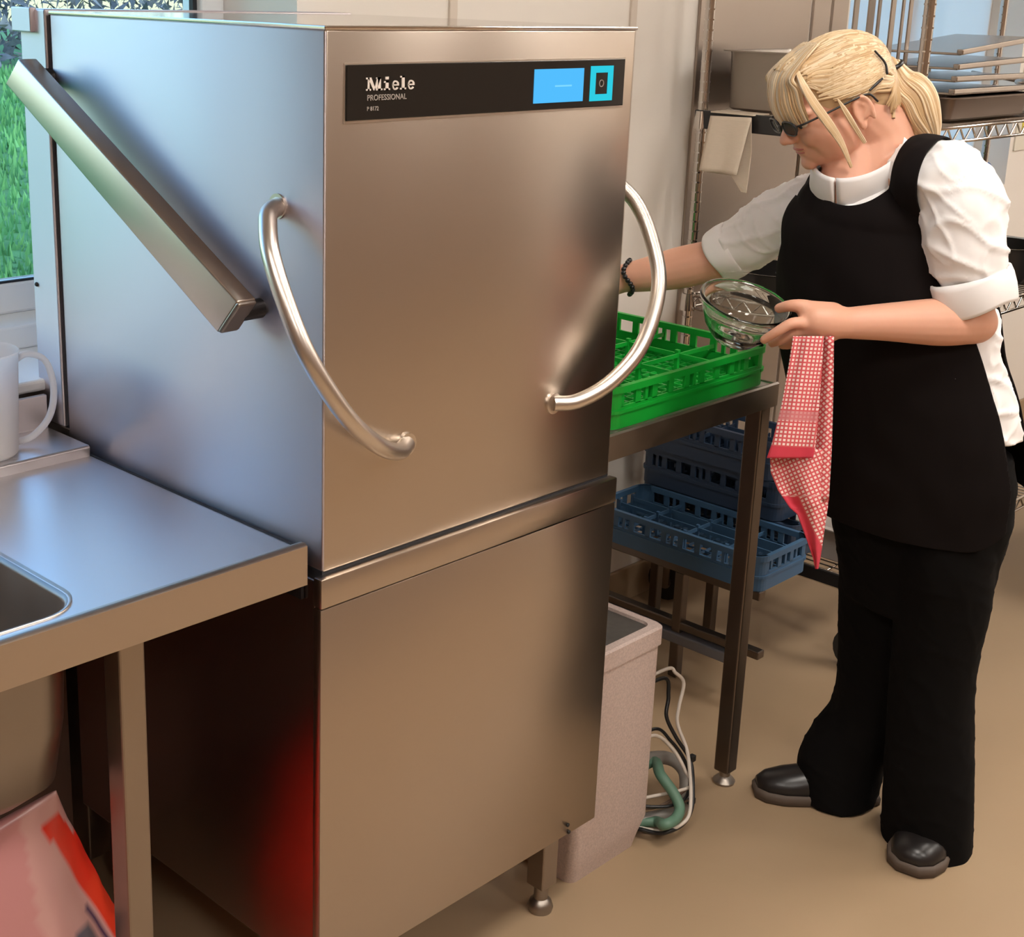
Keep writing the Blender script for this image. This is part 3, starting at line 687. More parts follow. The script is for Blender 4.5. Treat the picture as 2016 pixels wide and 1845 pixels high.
# stack of trays right of post
for i, (dz, tilt, dx) in enumerate(((.0, .0, 0), (.030, .0, .006), (.058, .03, .010), (.092, .07, .02))):
    z = zs+.118+dz; r = empty('steel_tray', (2.17, .2, z), 'steel tray in the shelf stack, %s' % ('lowest one', 'second from the bottom', 'third from the bottom, slightly tilted', 'top one, tilted most')[i], 'tray', 'stacked steel trays')
    xa, xb = 2.11+dx, 2.58+dx
    if i == 0: pass
    a = np.array([xa, .17, z-.05]); b = np.array([xb, .17, z-.05+tilt*.5])
    g = MB(); t = (b-a)/np.linalg.norm(b-a); up = np.cross(t, [0, -1, 0.]) ; up = up if up[2] > 0 else -up
    g.obox((a+b)/2+np.array([0, .12, 0]), (t, (0, 1, 0), up), (np.linalg.norm(b-a)/2, .12, .003)); g.obox((a+b)/2+np.array([0, .0, 0])+up*.006, (t, (0, 1, 0), up), (np.linalg.norm(b-a)/2+.006, .008, .006))
    g.build('tray', M_pan, r, bevel=.002)
# ladles and spoons heap
for i, (dx, dy, a) in enumerate(((0, 0, .3), (.03, .02, -.2), (.06, -.01, .6), (.02, .05, 1.0))):
    c = np.array([2.76+dx, .24+dy, zs+.02+.018*i]); d = np.array([math.cos(a), math.sin(a), .05])
    r = empty('serving_spoon', tuple(c), 'steel serving spoon in the heap on the shelf, %s' % ('at the bottom', 'second up', 'third up', 'on top')[i], 'spoon', 'serving spoons in a heap')
    MB().tube([c, c+d*.24], .005, 8).build('handle', M_pan, r, True)
    MB().ell(c-d*.03, (d/np.linalg.norm(d), np.cross(ZV, d), ZV), (.045, .03, .012)).build('spoon_bowl', M_pan, r, True)
for i in range(5):
    z = zs+.012+.028*i
    tag(MB().rev((3.26, .32, z), ax0, [(.001, 0), (.09, 0), (.13, .016), (.136, .018), (.13, .021), (.088, .005), (.001, .005)], 30).build('steel_dish', M_pan, None, auto=True), 'round steel dish in the pile at the right of the shelf, %s from the bottom' % ('first', 'second', 'third', 'fourth', 'fifth')[i], 'dish', 'piled steel dishes')
# hanging utensils from the shelf above
for i, (px, wd, dk) in enumerate(((1692, .022, 0), (1722, .030, 1), (1738, .014, 0), (1765, .022, 1), (1785, .013, 0), (1800, .018, 1))):
    b0 = at(px, -40, 1, uy0+.12+.03*(i % 3)); b1 = b0.copy(); b1[2] = 1.91
    lo = b0.copy(); lo[2] = zs+.075+.01*(i % 2)
    r = empty('hanging_ladle', tuple(b1), 'long steel ladle hanging from the top shelf, %s from the left' % ('first', 'second', 'third', 'fourth', 'fifth', 'sixth')[i], 'ladle', 'ladles hanging from the top shelf')
    MB().box(b0[0]-wd/2, b0[0]+wd/2, b0[1]-.002, b0[1]+.002, lo[2], 1.91).build('handle', (M_dsteel, M_leg)[dk], r, bevel=.0015)
    MB().tube(spline([(b0[0], b0[1], 1.905), (b0[0], b0[1]-.015, 1.93), (b0[0], b0[1]-.01, 1.945)], 4), .003, 6).build('hook', M_chrome, r, True)
    MB().ell((b0[0], b0[1]-.015, lo[2]-.015), ax0, (.020, .018, .018)).build('ladle_bowl', (M_pan, M_dsteel)[dk], r, True)

# cloth hanging on the shelf end
M_cloth = mat('cream_cloth', (.68, .58, .47), .9); noise_var(M_cloth, (1, 1, 6), 60, .06, bump=.15)
cl = MB(); nx_, nz_ = 12, 14; v = []; f = []
L0, L1 = at(1400, 228, 0, ux0-.022), at(1480, 232, 0, ux0-.030); B0, B1 = at(1378, 335, 0, ux0-.045), at(1452, 345, 0, ux0-.06)
for j in range(nz_+1):
    for i in range(nx_+1):
        s, t = i/nx_, j/nz_; p = (L0*(1-s)+L1*s)*(1-t)+(B0*(1-s)+B1*s)*t; p = p+np.array([-.006*math.sin(s*9)*t, 0, 0]); v.append(p)
f = [(j*(nx_+1)+i, j*(nx_+1)+i+1, (j+1)*(nx_+1)+i+1, (j+1)*(nx_+1)+i) for j in range(nz_) for i in range(nx_)]
me = MB().add(v, f).mesh('cloth'); tc = empty('cleaning_cloth', tuple(L0), 'cream cloth folded over the left end of the wire shelf', 'cloth')
solid(newobj('front_flap', me, M_cloth, tc, True), .003)
C = [at(1450, 236, 0, ux0-.012), at(1480, 232, 0, ux0-.02), at(1480, 300, 0, ux0-.02), at(1470, 380, 0, ux0-.03), at(1460, 378, 0, ux0-.025), at(1440, 345, 0, ux0-.02), at(1385, 338, 0, ux0-.02), at(1405, 236, 0, ux0-.012)]
me = MB().add(C, [tuple(range(8))]).mesh('cloth2'); solid(newobj('rear_flap', me, M_cloth, tc), .003)
tp = MB().box(ux0-.026, ux0+.05, L1[1], L0[1], 1.349, 1.3525); tp.build('top_fold', M_cloth, tc, bevel=.001)

# things on the middle and bottom shelves
M_dk = mat('dark_pot', (.035, .032, .030), .3, .6)
zm = .877
for i, (x, y, r_, h) in enumerate(((2.03, .27, .115, .10), (2.28, .27, .115, .13), (2.53, .28, .115, .11), (2.04, .56, .12, .07), (2.78, .28, .115, .10))):
    o = MB().rev((x, y, zm), ax0, [(.001, 0), (r_*.85, 0), (r_, h*.2), (r_, h), (r_*1.04, h+.003), (r_*.97, h+.003), (r_*.96, h*.2), (.001, .005)], 32).build('cooking_pot', M_dk, None, auto=True)
    tag(o, 'dark round cooking pot on the middle shelf, %s' % ('nearest the corner post at the front', 'front row, second from the left', 'front row, third from the left', 'at the back left', 'front row, fourth from the left')[i], 'pot', 'pots on the middle shelf')
M_tin = mat('foil_tin', (.55, .50, .45), .3, 1.)
for i, (x, y) in enumerate(((1.93, .20), (1.93, .50))):
    tub('storage_box', x, x+.24, y, y+.18, .242, .09, mat('grey_box', (.40, .36, .33), .5), 'grey storage box on the bottom shelf, %s one' % ('front', 'back')[i], 'box', 'boxes on the bottom shelf')
# blue roll on the sill and yellow and black notice at the right
tag(MB().tube([(3.74, .86, 1.055), (3.86, .83, 1.055)], .032, 18).build('blue_container', mat('blue_gloss', (.03, .08, .25), .25), None, auto=True), 'small dark blue round container by the right end of the window', 'container')
ns = empty('wall_notice', (4.15, YB, 1.2), 'cream wall notice with a yellow and green panel right of the window', 'notice')
MB().box(4.00, 4.40, YB-.006, YB, 1.12, 1.42).build('board', mat('notice_cream', (.72, .68, .58), .6), ns)
MB().box(4.04, 4.10, YB-.008, YB-.005, 1.19, 1.40).build('yellow_strip', mat('notice_yellow', (.62, .52, .06), .6), ns)
MB().box(4.125, 4.36, YB-.008, YB-.005, 1.16, 1.38).build('green_panel', mat('notice_green', (.02, .06, .03), .6), ns)

# cooking range at the far right edge
rg_ = empty('range_cooker', (3.2, -.55, 0), 'dark steel cooker half hidden behind the woman at the right edge', 'cooker')
cxa = 2.62
ck = MB().box(cxa, 3.5, -.62, -.10, .30, .98).build('oven_body', mat('range_dark', (.05, .042, .038), .35, .7), rg_, bevel=.006)
MB().box(cxa-.02, 3.52, -.64, -.08, .98, 1.02).build('hob', M_dsteel, rg_, bevel=.004)
MB().box(cxa-.01, 3.50, -.61, -.11, 1.02, 1.05).build('pan_grid', M_dk, rg_, bevel=.004)
MB().box(cxa-.012, cxa, -.58, -.14, .80, .93).build('control_strip', M_dsteel, ck, bevel=.003)
MB().tube([(cxa-.035, -.57, .76), (cxa-.035, -.15, .76)], .009, 12).build('door_rail', M_chrome, ck, True)
for x, y in ((cxa+.05, -.12), (cxa+.05, -.57), (3.4, -.57), (3.4, -.12)):
    l1 = MB().tube([(x, y, .10), (x, y, .30)], .018, 14).build('leg', M_dsteel, rg_, True)
    MB().tube([(x-.014, y, .052), (x+.014, y, .052)], .052, 20).build('caster_wheel', mat('grey_rubber', (.16, .15, .14), .5), l1, auto=True)
    h = MB(); h.box(x-.024, x-.017, y-.022, y+.022, .05, .115); h.box(x+.017, x+.024, y-.022, y+.022, .05, .115); h.box(x-.024, x+.024, y-.024, y+.024, .108, .118); h.build('caster_fork', M_satin, l1)
for i, z in enumerate((1.053, 1.086, 1.119)):
    tag(MB().box(2.65, 3.1, -.56, -.16, z, z+.028).build('baking_tray', M_pan if i != 1 else M_dsteel, None, bevel=.006), 'steel baking tray on the cooker, %s of three' % ('lowest', 'middle', 'top')[i], 'tray', 'baking trays on the cooker')

# ------------------------------------------------------------------ the woman
M_skin = mat('skin', (.70, .37, .255), .50, **{'Subsurface Weight': .12, 'Subsurface Scale': .01}); M_skin.node_tree.nodes['Principled BSDF'].inputs['Subsurface Radius'].default_value = (1, .35, .2)
noise_var(M_skin, nscale=22, amt=.07, bump=.05)
M_shirt = mat('white_cotton', (.86, .835, .83), .85); noise_var(M_shirt, nscale=14, amt=.02, bump=.1)
M_tab = mat('black_tabard', (.0065, .0045, .0045), .95, **{'Specular IOR Level': .15}); M_trs = mat('black_trousers', (.0035, .003, .003), .95, **{'Specular IOR Level': .12})
M_shoe = mat('shoe_leather', (.012, .010, .010), .32); M_sole = mat('shoe_sole', (.09, .065, .05), .7)
LV = RV*.7071-FV*.7071; FW = -RV*.7071-FV*.7071          # her left, her front
pr_ = empty('person', tuple(K(1800, 1640, 2.50)*[1, 1, 0]), 'blonde woman in a black tabard, white shirt and black trousers reaching behind the dishwasher', 'person')
def sect(py, pl, pr, d, grow=0., b=.68):
    c = K((pl+pr)/2, py, d); w = np.linalg.norm(K(pr, py, d)-K(pl, py, d))/2
    a = w/.855; return c, a+grow, a*b+grow
TS = [(385, 1606, 1850, 2.52), (440, 1566, 1888, 2.515), (520, 1559, 1912, 2.51), (600, 1557, 1928, 2.51), (700, 1562, 1945, 2.52), (800, 1583, 1972, 2.53), (900, 1601, 1984, 2.54), (1000, 1618, 1974, 2.55), (1075, 1640, 1950, 2.55)]
def ringof(c, a, b, n=40, shrink=1.):
    return [c+LV*a*shrink*math.sin(2*PI*k/n)+FW*b*shrink*math.cos(2*PI*k/n) for k in range(n)]
def torso(mb, upto, grow=0., tail=None):
    L = [sect(*t, grow=grow) for t in TS if t[0] <= upto]
    P = spline([np.concatenate([c, [a, b]]) for c, a, b in L], 4)
    rings = [ringof(q[:3], q[3], q[4]) for q in P]
    top = P[0]; rings = [ringof(top[:3]+ZV*.012, top[3]*.8, top[4]*.75), *rings]
    mb.loft(rings)
SHL, SHR, NB = K(1862, 355, 2.37), K(1592, 402, 2.655), K(1726, 345, 2.51)
def shoulders(mb, g=0.):
    mb.cap([SHL-LV*.02, K(1805, 342, 2.44), NB-ZV*.028, K(1650, 385, 2.58), SHR+LV*.02], [.060+g, .056+g, .050+g, .050+g, .054+g], 20)
    mb.ell(K(1732, 425, 2.50), (LV, FW, ZV), (.150+g, .105+g, .085+g))
# ---- head
HO = K(1643, 207, 2.50); AZ, HP = math.radians(10), math.radians(28)
hh = -RV*math.cos(AZ)-FV*math.sin(AZ); HF = hh*math.cos(HP)-ZV*math.sin(HP); HU = ZV*math.cos(HP)+hh*math.sin(HP); HL = np.cross(HU, HF)
HS = 1.0
def h3(f, l, u): return HO+(HF*f+HL*l+HU*u)*HS
HA = (HF, HL, HU)
def he(mb, c, r, **k): return mb.ell(h3(*c), HA, [x*HS for x in r], **k)
B = MB()
he(B, (-.014, 0, .030), (.095, .073, .080), nu=28, nv=18); he(B, (.036, 0, -.006), (.053, .058, .074), nu=28, nv=18); he(B, (.046, 0, -.050), (.042, .047, .036)); he(B, (.026, .036, -.036), (.048, .028, .046)); he(B, (.026, -.036, -.036), (.048, .028, .046)); he(B, (.02, 0, -.055), (.05, .055, .034))
he(B, (.077, 0, -.070), (.015, .019, .014)); he(B, (.058, .030, -.020), (.028, .024, .026)); he(B, (.058, -.030, -.020), (.028, .024, .026))
he(B, (.068, .028, .023), (.020, .025, .010)); he(B, (.068, -.028, .023), (.020, .025, .010)); he(B, (.078, 0, .035), (.012, .036, .026))
B.cap([h3(.082, 0, .016), h3(.093, 0, .000), h3(.1045, 0, -.014)], [.0075*HS, .0085*HS, .0095*HS], 14)
he(B, (.096, .0085, -.0185), (.010, .007, .0065)); he(B, (.096, -.0085, -.0185), (.010, .007, .0065))
he(B, (.0845, 0, -.038), (.008, .021, .0045)); he(B, (.0825, 0, -.0465), (.0085, .018, .0048)); he(B, (.080, 0, -.032), (.010, .024, .009)); he(B, (.074, 0, -.056), (.011, .020, .008))
for s in (1, -1):
    P = []
    for k in range(11):
        a = math.radians(215-k*27); P.append(h3(-.014+.0155*math.cos(a)*.9, s*(.074+.006*(math.cos(a) < 0)*1-.000), -.012+.0265*math.sin(a)))
    B.cap(P, [.0045*HS]*11, 8, 2); he(B, (-.010, s*.0715, -.012), (.013, .0045, .024)); he(B, (-.006, s*.074, -.034), (.0075, .0045, .009)); B.cap([h3(-.012, s*.076, .006), h3(-.019, s*.078, -.008), h3(-.013, s*.077, -.022)], [.0035]*3, 8, 3)
B.cap([h3(-.035, 0, -.035), h3(-.052, 0, -.085), NB+ZV*.0], [.060, .060, .070], 20)
B.cap([h3(.02, 0, -.06), h3(-.02, 0, -.105)], [.040, .050], 16); B.cap([h3(.0, 0, -.075), K(1678, 378, 2.49), K(1700, 430, 2.49)], [.046, .056, .06], 18)
# torso, arms and legs of the body (inside the clothes)
L = [sect(*t) for t in TS]; B.loft([ringof(c, a, b, 32, .82) for c, a, b in L])
B.cap([SHL-LV*.02, NB-ZV*.01, SHR+LV*.02], [.042, .05, .038], 16)
EL, WL = K(1912, 634, 2.335), K(1668, 636, 2.31)
B.cap([SHL, K(1905, 470, 2.34), EL], [.044, .043, .038], 18)
B.cap([EL+RV*.006, K(1850, 634, 2.325), K(1750, 634, 2.315), WL], [.0375, .0405, .0325, .0265], 18)
ER, WR = K(1405, 512, 2.74), K(1228, 548, 2.78)
B.cap([SHR, K(1500, 455, 2.70), ER], [.042, .040, .040], 18)
B.cap([ER, K(1335, 528, 2.76), K(1270, 541, 2.77), WR], [.0405, .0415, .034, .0285], 18)
HC = sect(*TS[-1])[0]
def legp(L, sc, smin=None): return L
B.cap([K(1850, 1000, 2.50), K(1860, 1120, 2.48), K(1845, 1300, 2.50), K(1828, 1610, 2.515)], [.05, .06, .05, .035], 16); B.cap([K(1770, 1000, 2.58), K(1745, 1120, 2.61), K(1740, 1280, 2.655), K(1680, 1500, 2.67)], [.05, .06, .05, .035], 16)
# hands: fingers as separate tapering chains rooted in the palm
def finger(pts, r0, r1): B.cap(pts, list(np.linspace(r0, r1, len(pts))), 12, 4)
d = 2.305
B.cap([WL, K(1632, 633, d), K(1606, 630, d-.002)], [.0265, .030, .028], 18)
B.cap([K(1640, 618, d+.004), K(1590, 612, d+.004)], [.020, .018], 14); B.cap([K(1634, 652, d-.002), K(1592, 646, d-.004)], [.019, .017], 14)
finger([K(1620, 612, d+.006), K(1582, 603, d+.004), K(1556, 602, d+.012), K(1534, 607, d+.03)], .0135, .0088)             # thumb over the rim
finger([K(1600, 640, d-.010), K(1562, 636, d-.016), K(1532, 652, d-.012), K(1504, 669, d+.004)], .0112, .0075)           # index along the outside
finger([K(1602, 650, d-.002), K(1568, 654, d-.004), K(1540, 668, d+.010), K(1520, 676, d+.034)], .0112, .0076)
finger([K(1606, 658, d+.008), K(1578, 668, d+.012), K(1556, 678, d+.028), K(1540, 680, d+.052)], .0108, .0074)
finger([K(1612, 662, d+.018), K(1592, 674, d+.026), K(1574, 681, d+.042), K(1560, 682, d+.060)], .0095, .0065)
dr = 2.785
B.cap([WR, K(1200, 553, dr), K(1176, 558, dr)], [.0285, .031, .028], 18)
for i, (oy, od, ln) in enumerate(((-16, -.01, 58), (-5, .0, 66), (6, .008, 62), (16, .014, 48))):
    finger([K(1180, 557+oy, dr+od), K(1180-ln*.45, 560+oy*1.1, dr+od), K(1180-ln*.8, 568+oy, dr+od+.004), K(1180-ln, 580+oy, dr+od+.006)], .0105, .0075)
finger([K(1200, 566, dr-.02), K(1180, 582, dr-.028), K(1162, 594, dr-.022)], .0125, .009)
me = remesh(B, .0032, 3); body = newobj('body', me, M_skin, pr_, True)
# eyes, brows, mouth colour
M_eye = mat('eye_white', (.75, .72, .70), .2); M_iris = mat('iris', (.05, .08, .10), .2); M_lip = mat('lips', (.48, .16, .13), .45); M_brow = mat('brow', (.30, .19, .10), .8)
for s in (1, -1):
    e = MB(); he(e, (.0685, s*.029, .006), (.0125, .0135, .0115)); eo = e.build('eye', M_eye, pr_, True)
    e = MB(); he(e, (.0795, s*.029, .0035), (.003, .0055, .0055)); e.build('iris', M_iris, eo, True)
    e = MB(); he(e, (.0695, s*.029, .0105), (.0135, .0155, .0095)); e.build('eyelid', M_skin, eo, True)
    e = MB(); e.cap([h3(.090, s*.010, .027), h3(.0885, s*.025, .031), h3(.076, s*.044, .027)], [.0022, .0028, .0015], 8); e.build('eyebrow', M_brow, pr_, True)
e = MB(); he(e, (.0862, 0, -.0385), (.0072, .0195, .0036)); e.build('upper_lip', M_lip, pr_, True)
e = MB(); he(e, (.0845, 0, -.0455), (.0072, .0170, .0042)); e.build('lower_lip', M_lip, pr_, True)
# ---- glasses
gl_ = MB()
for s in (1, -1):
    P = [h3(.1005-.10*max(0, .024*math.cos(a)+.006), s*(.030+.0225*np.sign(math.cos(a))*abs(math.cos(a))**.7), .009+.0130*np.sign(math.sin(a))*abs(math.sin(a))**.7) for a in np.linspace(0, 2*PI, 33)]
    gl_.tube(P, .0015, 8, caps=False); 
gl_.tube([h3(.103, .009, .012), h3(.105, 0, .014), h3(.103, -.009, .012)], .0018, 8)
for s in (1, -1): gl_.tube(spline([h3(.094, s*.055, .013), h3(.085, s*.068, .015), h3(.045, s*.0745, .015), h3(.0, s*.0785, .015), h3(-.030, s*.080, .012), h3(-.042, s*.077, -.008)], 4), .0019, 8)
gla = gl_.build('glasses', M_black, pr_, True)
M_lens = mat('lens', (.25, .27, .25), .05, **{'Transmission Weight': .85, 'IOR': 1.05})
for s in (1, -1):
    g = MB(); c = h3(.100-.002, s*.031, .009); nr = HF*.98+HL*s*.2; nr /= np.linalg.norm(nr); tl = np.cross(HU, nr)
    g.ell(c, (tl, HU, nr), (.022, .0125, .0012), nu=20, nv=8); g.build('lens', M_lens, gla, True)

# ---- hair
M_hair = [mat('hair_%s' % k, c, .42, **{'Sheen Weight': .2}) for k, c in (('a', (.62, .43, .235)), ('b', (.70, .52, .31)), ('c', (.50, .325, .16)), ('d', (.76, .60, .40)))]
for M in M_hair: noise_var(M, nscale=40, amt=.12)
hr = MB(); he(hr, (-.020, 0, .040), (.094, .0815, .075), nu=28, nv=18); he(hr, (-.06, 0, .005), (.052, .062, .062)); he(hr, (.030, 0, .073), (.058, .060, .040)); he(hr, (-.082, 0, .018), (.035, .042, .045))
hme = remesh(hr, .004, 3); hair = newobj('hair', hme, M_hair[0], pr_, True)
TIE = h3(-.118, .002, .020)
# strands lying over the cap, combed back to the tie
from mathutils.bvhtree import BVHTree
hv, hn = vn(hme); bvh = BVHTree.FromPolygons([tuple(x) for x in hv], [tuple(p.vertices) for p in hme.polygons])
def onhair(p, off):
    q, nrm, i, dd = bvh.find_nearest(Vector(p)); return np.array(q)+np.array(nrm)*off
sm = [MB() for _ in range(4)]
for i in range(430):
    th = (rng.random()-.5)*2; ang = th*1.75      # round the hairline from one ear over the crown to the other
    s0 = h3(.052*math.cos(ang)+.005+.03*rng.random()*math.cos(ang), .078*math.sin(ang), .118*math.cos(ang*.8)*.9+.012 if abs(ang) < 1.4 else .030+.01*rng.random())
    if rng.random() < .3: s0 = h3(-.02+.05*rng.random(), .08*math.sin(ang), .115*math.cos(ang)+.02)
    if rng.random() < .42:
        q_ = rng.random(); sg = 1 if rng.random() < .7 else -1; s0 = h3(.062-.085*q_, sg*.076, .050-.030*q_+.035*rng.random()-(.016 if rng.random() < .5 else 0))
    P = []
    for k in range(11):
        t = k/10; q = s0*(1-t)+TIE*t; cen = h3(-.02, 0, .03); v_ = q-cen; q = cen+v_/np.linalg.norm(v_)*.13
        P.append(onhair(q, .0012+.0012*rng.random()*0) if t < .93 else TIE+(q-TIE)*.1)
    sm[int(rng.integers(0, 4))].tube(P, [.0012+.0022*math.sin(PI*(.15+.8*k/10)) for k in range(11)], 5, caps=False)
for k in range(4): tag(sm[k].build('hair_strands', M_hair[k], hair, True), kind='stuff')
# nape hair swept up
g = MB()
for i in range(90):
    sg = 1 if rng.random() < .75 else -1; w_ = rng.random()
    P = spline([h3(-.058-.030*w_, sg*(.066-.010*w_), -.022-.020*rng.random()**2), h3(-.078-.018*w_, sg*(.062-.014*w_), -.012+.01*w_), h3(-.100-.006*w_, sg*(.040-.01*w_), .010), TIE], 5)
    g.tube(P, [.0006, .0016, .0026]+[.0036]*(len(P)-4)+[.0015], 6, caps=False)
for i in range(46):
    l0 = (rng.random()-.5)*.11; P = spline([h3(-.050-.02*rng.random(), l0*1.1, -.045-.012*rng.random()), h3(-.088, l0*.75, -.022), h3(-.112, l0*.3, .006), TIE], 4)
    g.tube(P, [.0035]*(len(P)-1)+[.0018], 6, caps=False)
tag(g.build('nape_hair', M_hair[2], hair, True), kind='stuff')
# fringe and side strands
def lock(name, n, fun, r=.0016):
    gs = [MB() for _ in range(4)]
    for i in range(n):
        P = spline(fun(rng.random(), rng.random()), 5); L = len(P)
        gs[int(rng.integers(0, 4))].tube(P, [r*(.5+.9*math.sin(PI*(.1+.85*k/(L-1)))) for k in range(L)], 5, caps=False)
    for k in range(4):
        if gs[k].v: tag(gs[k].build(name, M_hair[k], hair, True), kind='stuff')
lock('fringe', 170, lambda a, b: [h3(.0+.01*b, (a-.5)*.06+.01, .119), h3(.036+.004*b, (a-.5)*.085+.006, .1135-.012*abs(a-.5)), h3(.069+.005*b, (a-.5)*.105, .099-.02*abs(a-.5)), h3(.090+.005*b-.10*abs(a-.5)**2, (a-.5)*.118, .070), h3(.098+.004*b-.11*abs(a-.5)**2, (a-.5)*.125, .042), h3(.0965+.003*b-.10*abs(a-.5)**2, (a-.5)*.128, .020-.010*b)], .0019)
lock('side_lock', 46, lambda a, b: [h3(.052, .034, .107), h3(.058+.008*a, .061+.004*b, .078), h3(.054+.012*a, .0715+.004*b, .040), h3(.044+.012*a, .0745+.004*b, -.004), h3(.036+.008*a, .072, -.045), h3(.034+.004*a, .064, -.082-.012*b)], .0017)
lock('side_lock', 22, lambda a, b: [h3(.020, .074, .030), h3(.014+.006*a, .080, .005), h3(.008+.006*a, .080, -.030), h3(.0+.005*a, .074, -.056-.008*b)], .0013)
lock('side_lock', 20, lambda a, b: [h3(.026, -.030, .110), h3(.058+.008*a, -.060, .080), h3(.064+.01*a, -.072, .040), h3(.050+.01*a, -.076, -.004), h3(.04, -.07, -.05-.03*b)], .0017)
# ponytail
PT = [TIE, K(1768, 163, 2.52), K(1792, 190, 2.515), K(1808, 225, 2.51), K(1826, 256, 2.505), K(1841, 281, 2.50)]
pc = MB(); pc.cap(PT, [.012, .028, .036, .034, .022, .004], 18); pt = newobj('ponytail', remesh(pc, .004, 2), M_hair[2], pr_, True)
Q = spline(PT, 5); RR = [float(x[0]) for x in spline([[.012], [.029], [.037], [.035], [.023], [.005]], 5)]
gs = [MB() for _ in range(4)]
for i in range(190):
    a = rng.random()*2*PI; tw = (rng.random()-.5)*.5; P = []
    for k, q in enumerate(Q):
        t = Q[min(k+1, len(Q)-1)]-Q[max(k-1, 0)]; t /= np.linalg.norm(t); u = np.cross(t, FV); u /= np.linalg.norm(u); w = np.cross(t, u); aa = a+tw*k/len(Q)
        P.append(q+(u*math.cos(aa)+w*math.sin(aa))*RR[k]*(.97+.10*math.sin(a*7)))
    gs[int(rng.integers(0, 4))].tube(P, [.0022]*(len(P)-1)+[.0008], 5, caps=False)
for k in range(4): tag(gs[k].build('ponytail_strands', M_hair[k], pt, True), kind='stuff')
t = (PT[1]-TIE); t /= np.linalg.norm(t); u = np.cross(t, FV); u /= np.linalg.norm(u); w = np.cross(t, u)
MB().tube([TIE+t*.006+(u*math.cos(a)+w*math.sin(a))*.0165 for a in np.linspace(0, 2*PI, 21)], .0042, 8, caps=False).build('hair_tie', M_black, pr_, True)
MB().cap([h3(-.070, .0715, .070), h3(-.078, .0735, .045), h3(-.074, .0765, .028)], [.0018, .002, .0024], 8).build('hair_clip', M_black, hair, True)
MB().cap([h3(-.034, .0835, .018), h3(-.050, .0815, .022), h3(-.062, .078, .024)], [.002, .0024, .002], 8).build('hair_clip', M_black, hair, True)

cN = K(1696, 322, 2.50); cax = np.cross(LV, K(1650, 386, 2.46)-K(1768, 262, 2.55)); cax /= np.linalg.norm(cax); cax = cax if cax[2] > 0 else -cax
cfw = np.cross(LV, cax); cfw = cfw if cfw@FW > 0 else -cfw
# ---- shirt
B = MB(); torso(B, 900); shoulders(B)
B.cap([SHL+LV*.005, K(1892, 400, 2.355), K(1900, 470, 2.345), K(1905, 518, 2.34)], [.064, .070, .066, .060], 22)
B.cap([SHR, K(1545, 428, 2.675), K(1490, 460, 2.70), K(1428, 498, 2.73)], [.060, .060, .056, .050], 22)
sme = remesh(B, .0052, 5); v, n = vn(sme)
def crease(p, n, amp):
    a = max(0., 1-abs(noise.noise(Vector((p[0]*9+4, p[1]*9, p[2]*17+p[0]*9)))*3.2))**3; b = max(0., 1-abs(noise.noise(Vector((p[0]*17, p[1]*17+9, p[2]*22-p[1]*12)))*3.2))**3
    return p+n*amp*(a+.6*b)
def wr(p, n, amp):
    return p+n*(amp*noise.noise(Vector((p[0]*8, p[1]*8, p[2]*17)))+amp*.6*noise.noise(Vector((p[0]*26+5, p[1]*26, p[2]*13))))
v = np.array([crease(wr(p, q, .008), q, .0055) for p, q in zip(v, n)])
# cut the shirt at the hem and open the cuffs
def plane_s(v, p, nrm): return (v-p)@(np.array(nrm)/np.linalg.norm(nrm))
axL = K(1912, 590, 2.34)-K(1895, 420, 2.35); axL /= np.linalg.norm(axL); axR = K(1400, 505, 2.74)-K(1520, 445, 2.69); axR /= np.linalg.norm(axR)
cL, cR = K(1910, 585, 2.34), K(1420, 500, 2.735)
nearL = np.linalg.norm(v-cL, axis=1) < .12; nearR = np.linalg.norm(v-cR, axis=1) < .10
hz = K(1900, 868, 2.45)[2]; s = v[:, 2]-hz+.02*np.clip((v-sect(*TS[5])[0])@FV/.15, -1, 1)
s = np.where(nearR, -((v-cR)@axR), s); 
nb = np.linalg.norm((v-NB)-ZV*((v-NB)@ZV)[:, None], axis=1)
cr = np.sqrt(((v-cN)@LV/.070)**2+((v-cN)@cfw/.074)**2); ch = (v-cN)@cax; s = np.minimum(s, np.maximum((cr-1)*.05, -.035-ch))
so = newobj('shirt', clip(v, tris(sme), s), M_shirt, pr_, True); solid(so, .0015, -1)
def band(c, ax, r0, r1, ln, name, tilt=None, n=40):
    ax = np.array(ax, float); ax /= np.linalg.norm(ax); u = np.cross(ax, FV); u /= np.linalg.norm(u); w = np.cross(ax, u); rings = []
    for z, r in ((0, r0-.003), (0, r0), (ln*.15, r0+.002), (ln*.5, (r0+r1)/2+.003), (ln*.9, r1+.001), (ln, r1-.001), (ln, r1-.004), (ln*.5, (r0+r1)/2-.003)):
        rings.append([c+ax*(z+.004*math.sin(3*a+1)*(z > 0))+(u*math.cos(a)+w*math.sin(a))*(r+.0016*math.sin(5*a)) for a in np.linspace(0, 2*PI, n, endpoint=False)])
    g = MB().loft(rings, caps=False)
    for k in range(n): g.f.append((7*n+k, 7*n+(k+1) % n, (k+1) % n, k))
    return g.build(name, M_shirt, so, True)
band(K(1908, 540, 2.34), K(1922, 605, 2.335)-K(1905, 540, 2.34), .066, .064, .058, 'rolled_cuff')
band(K(1450, 486, 2.72), axR, .0545, .0525, .045, 'rolled_cuff')
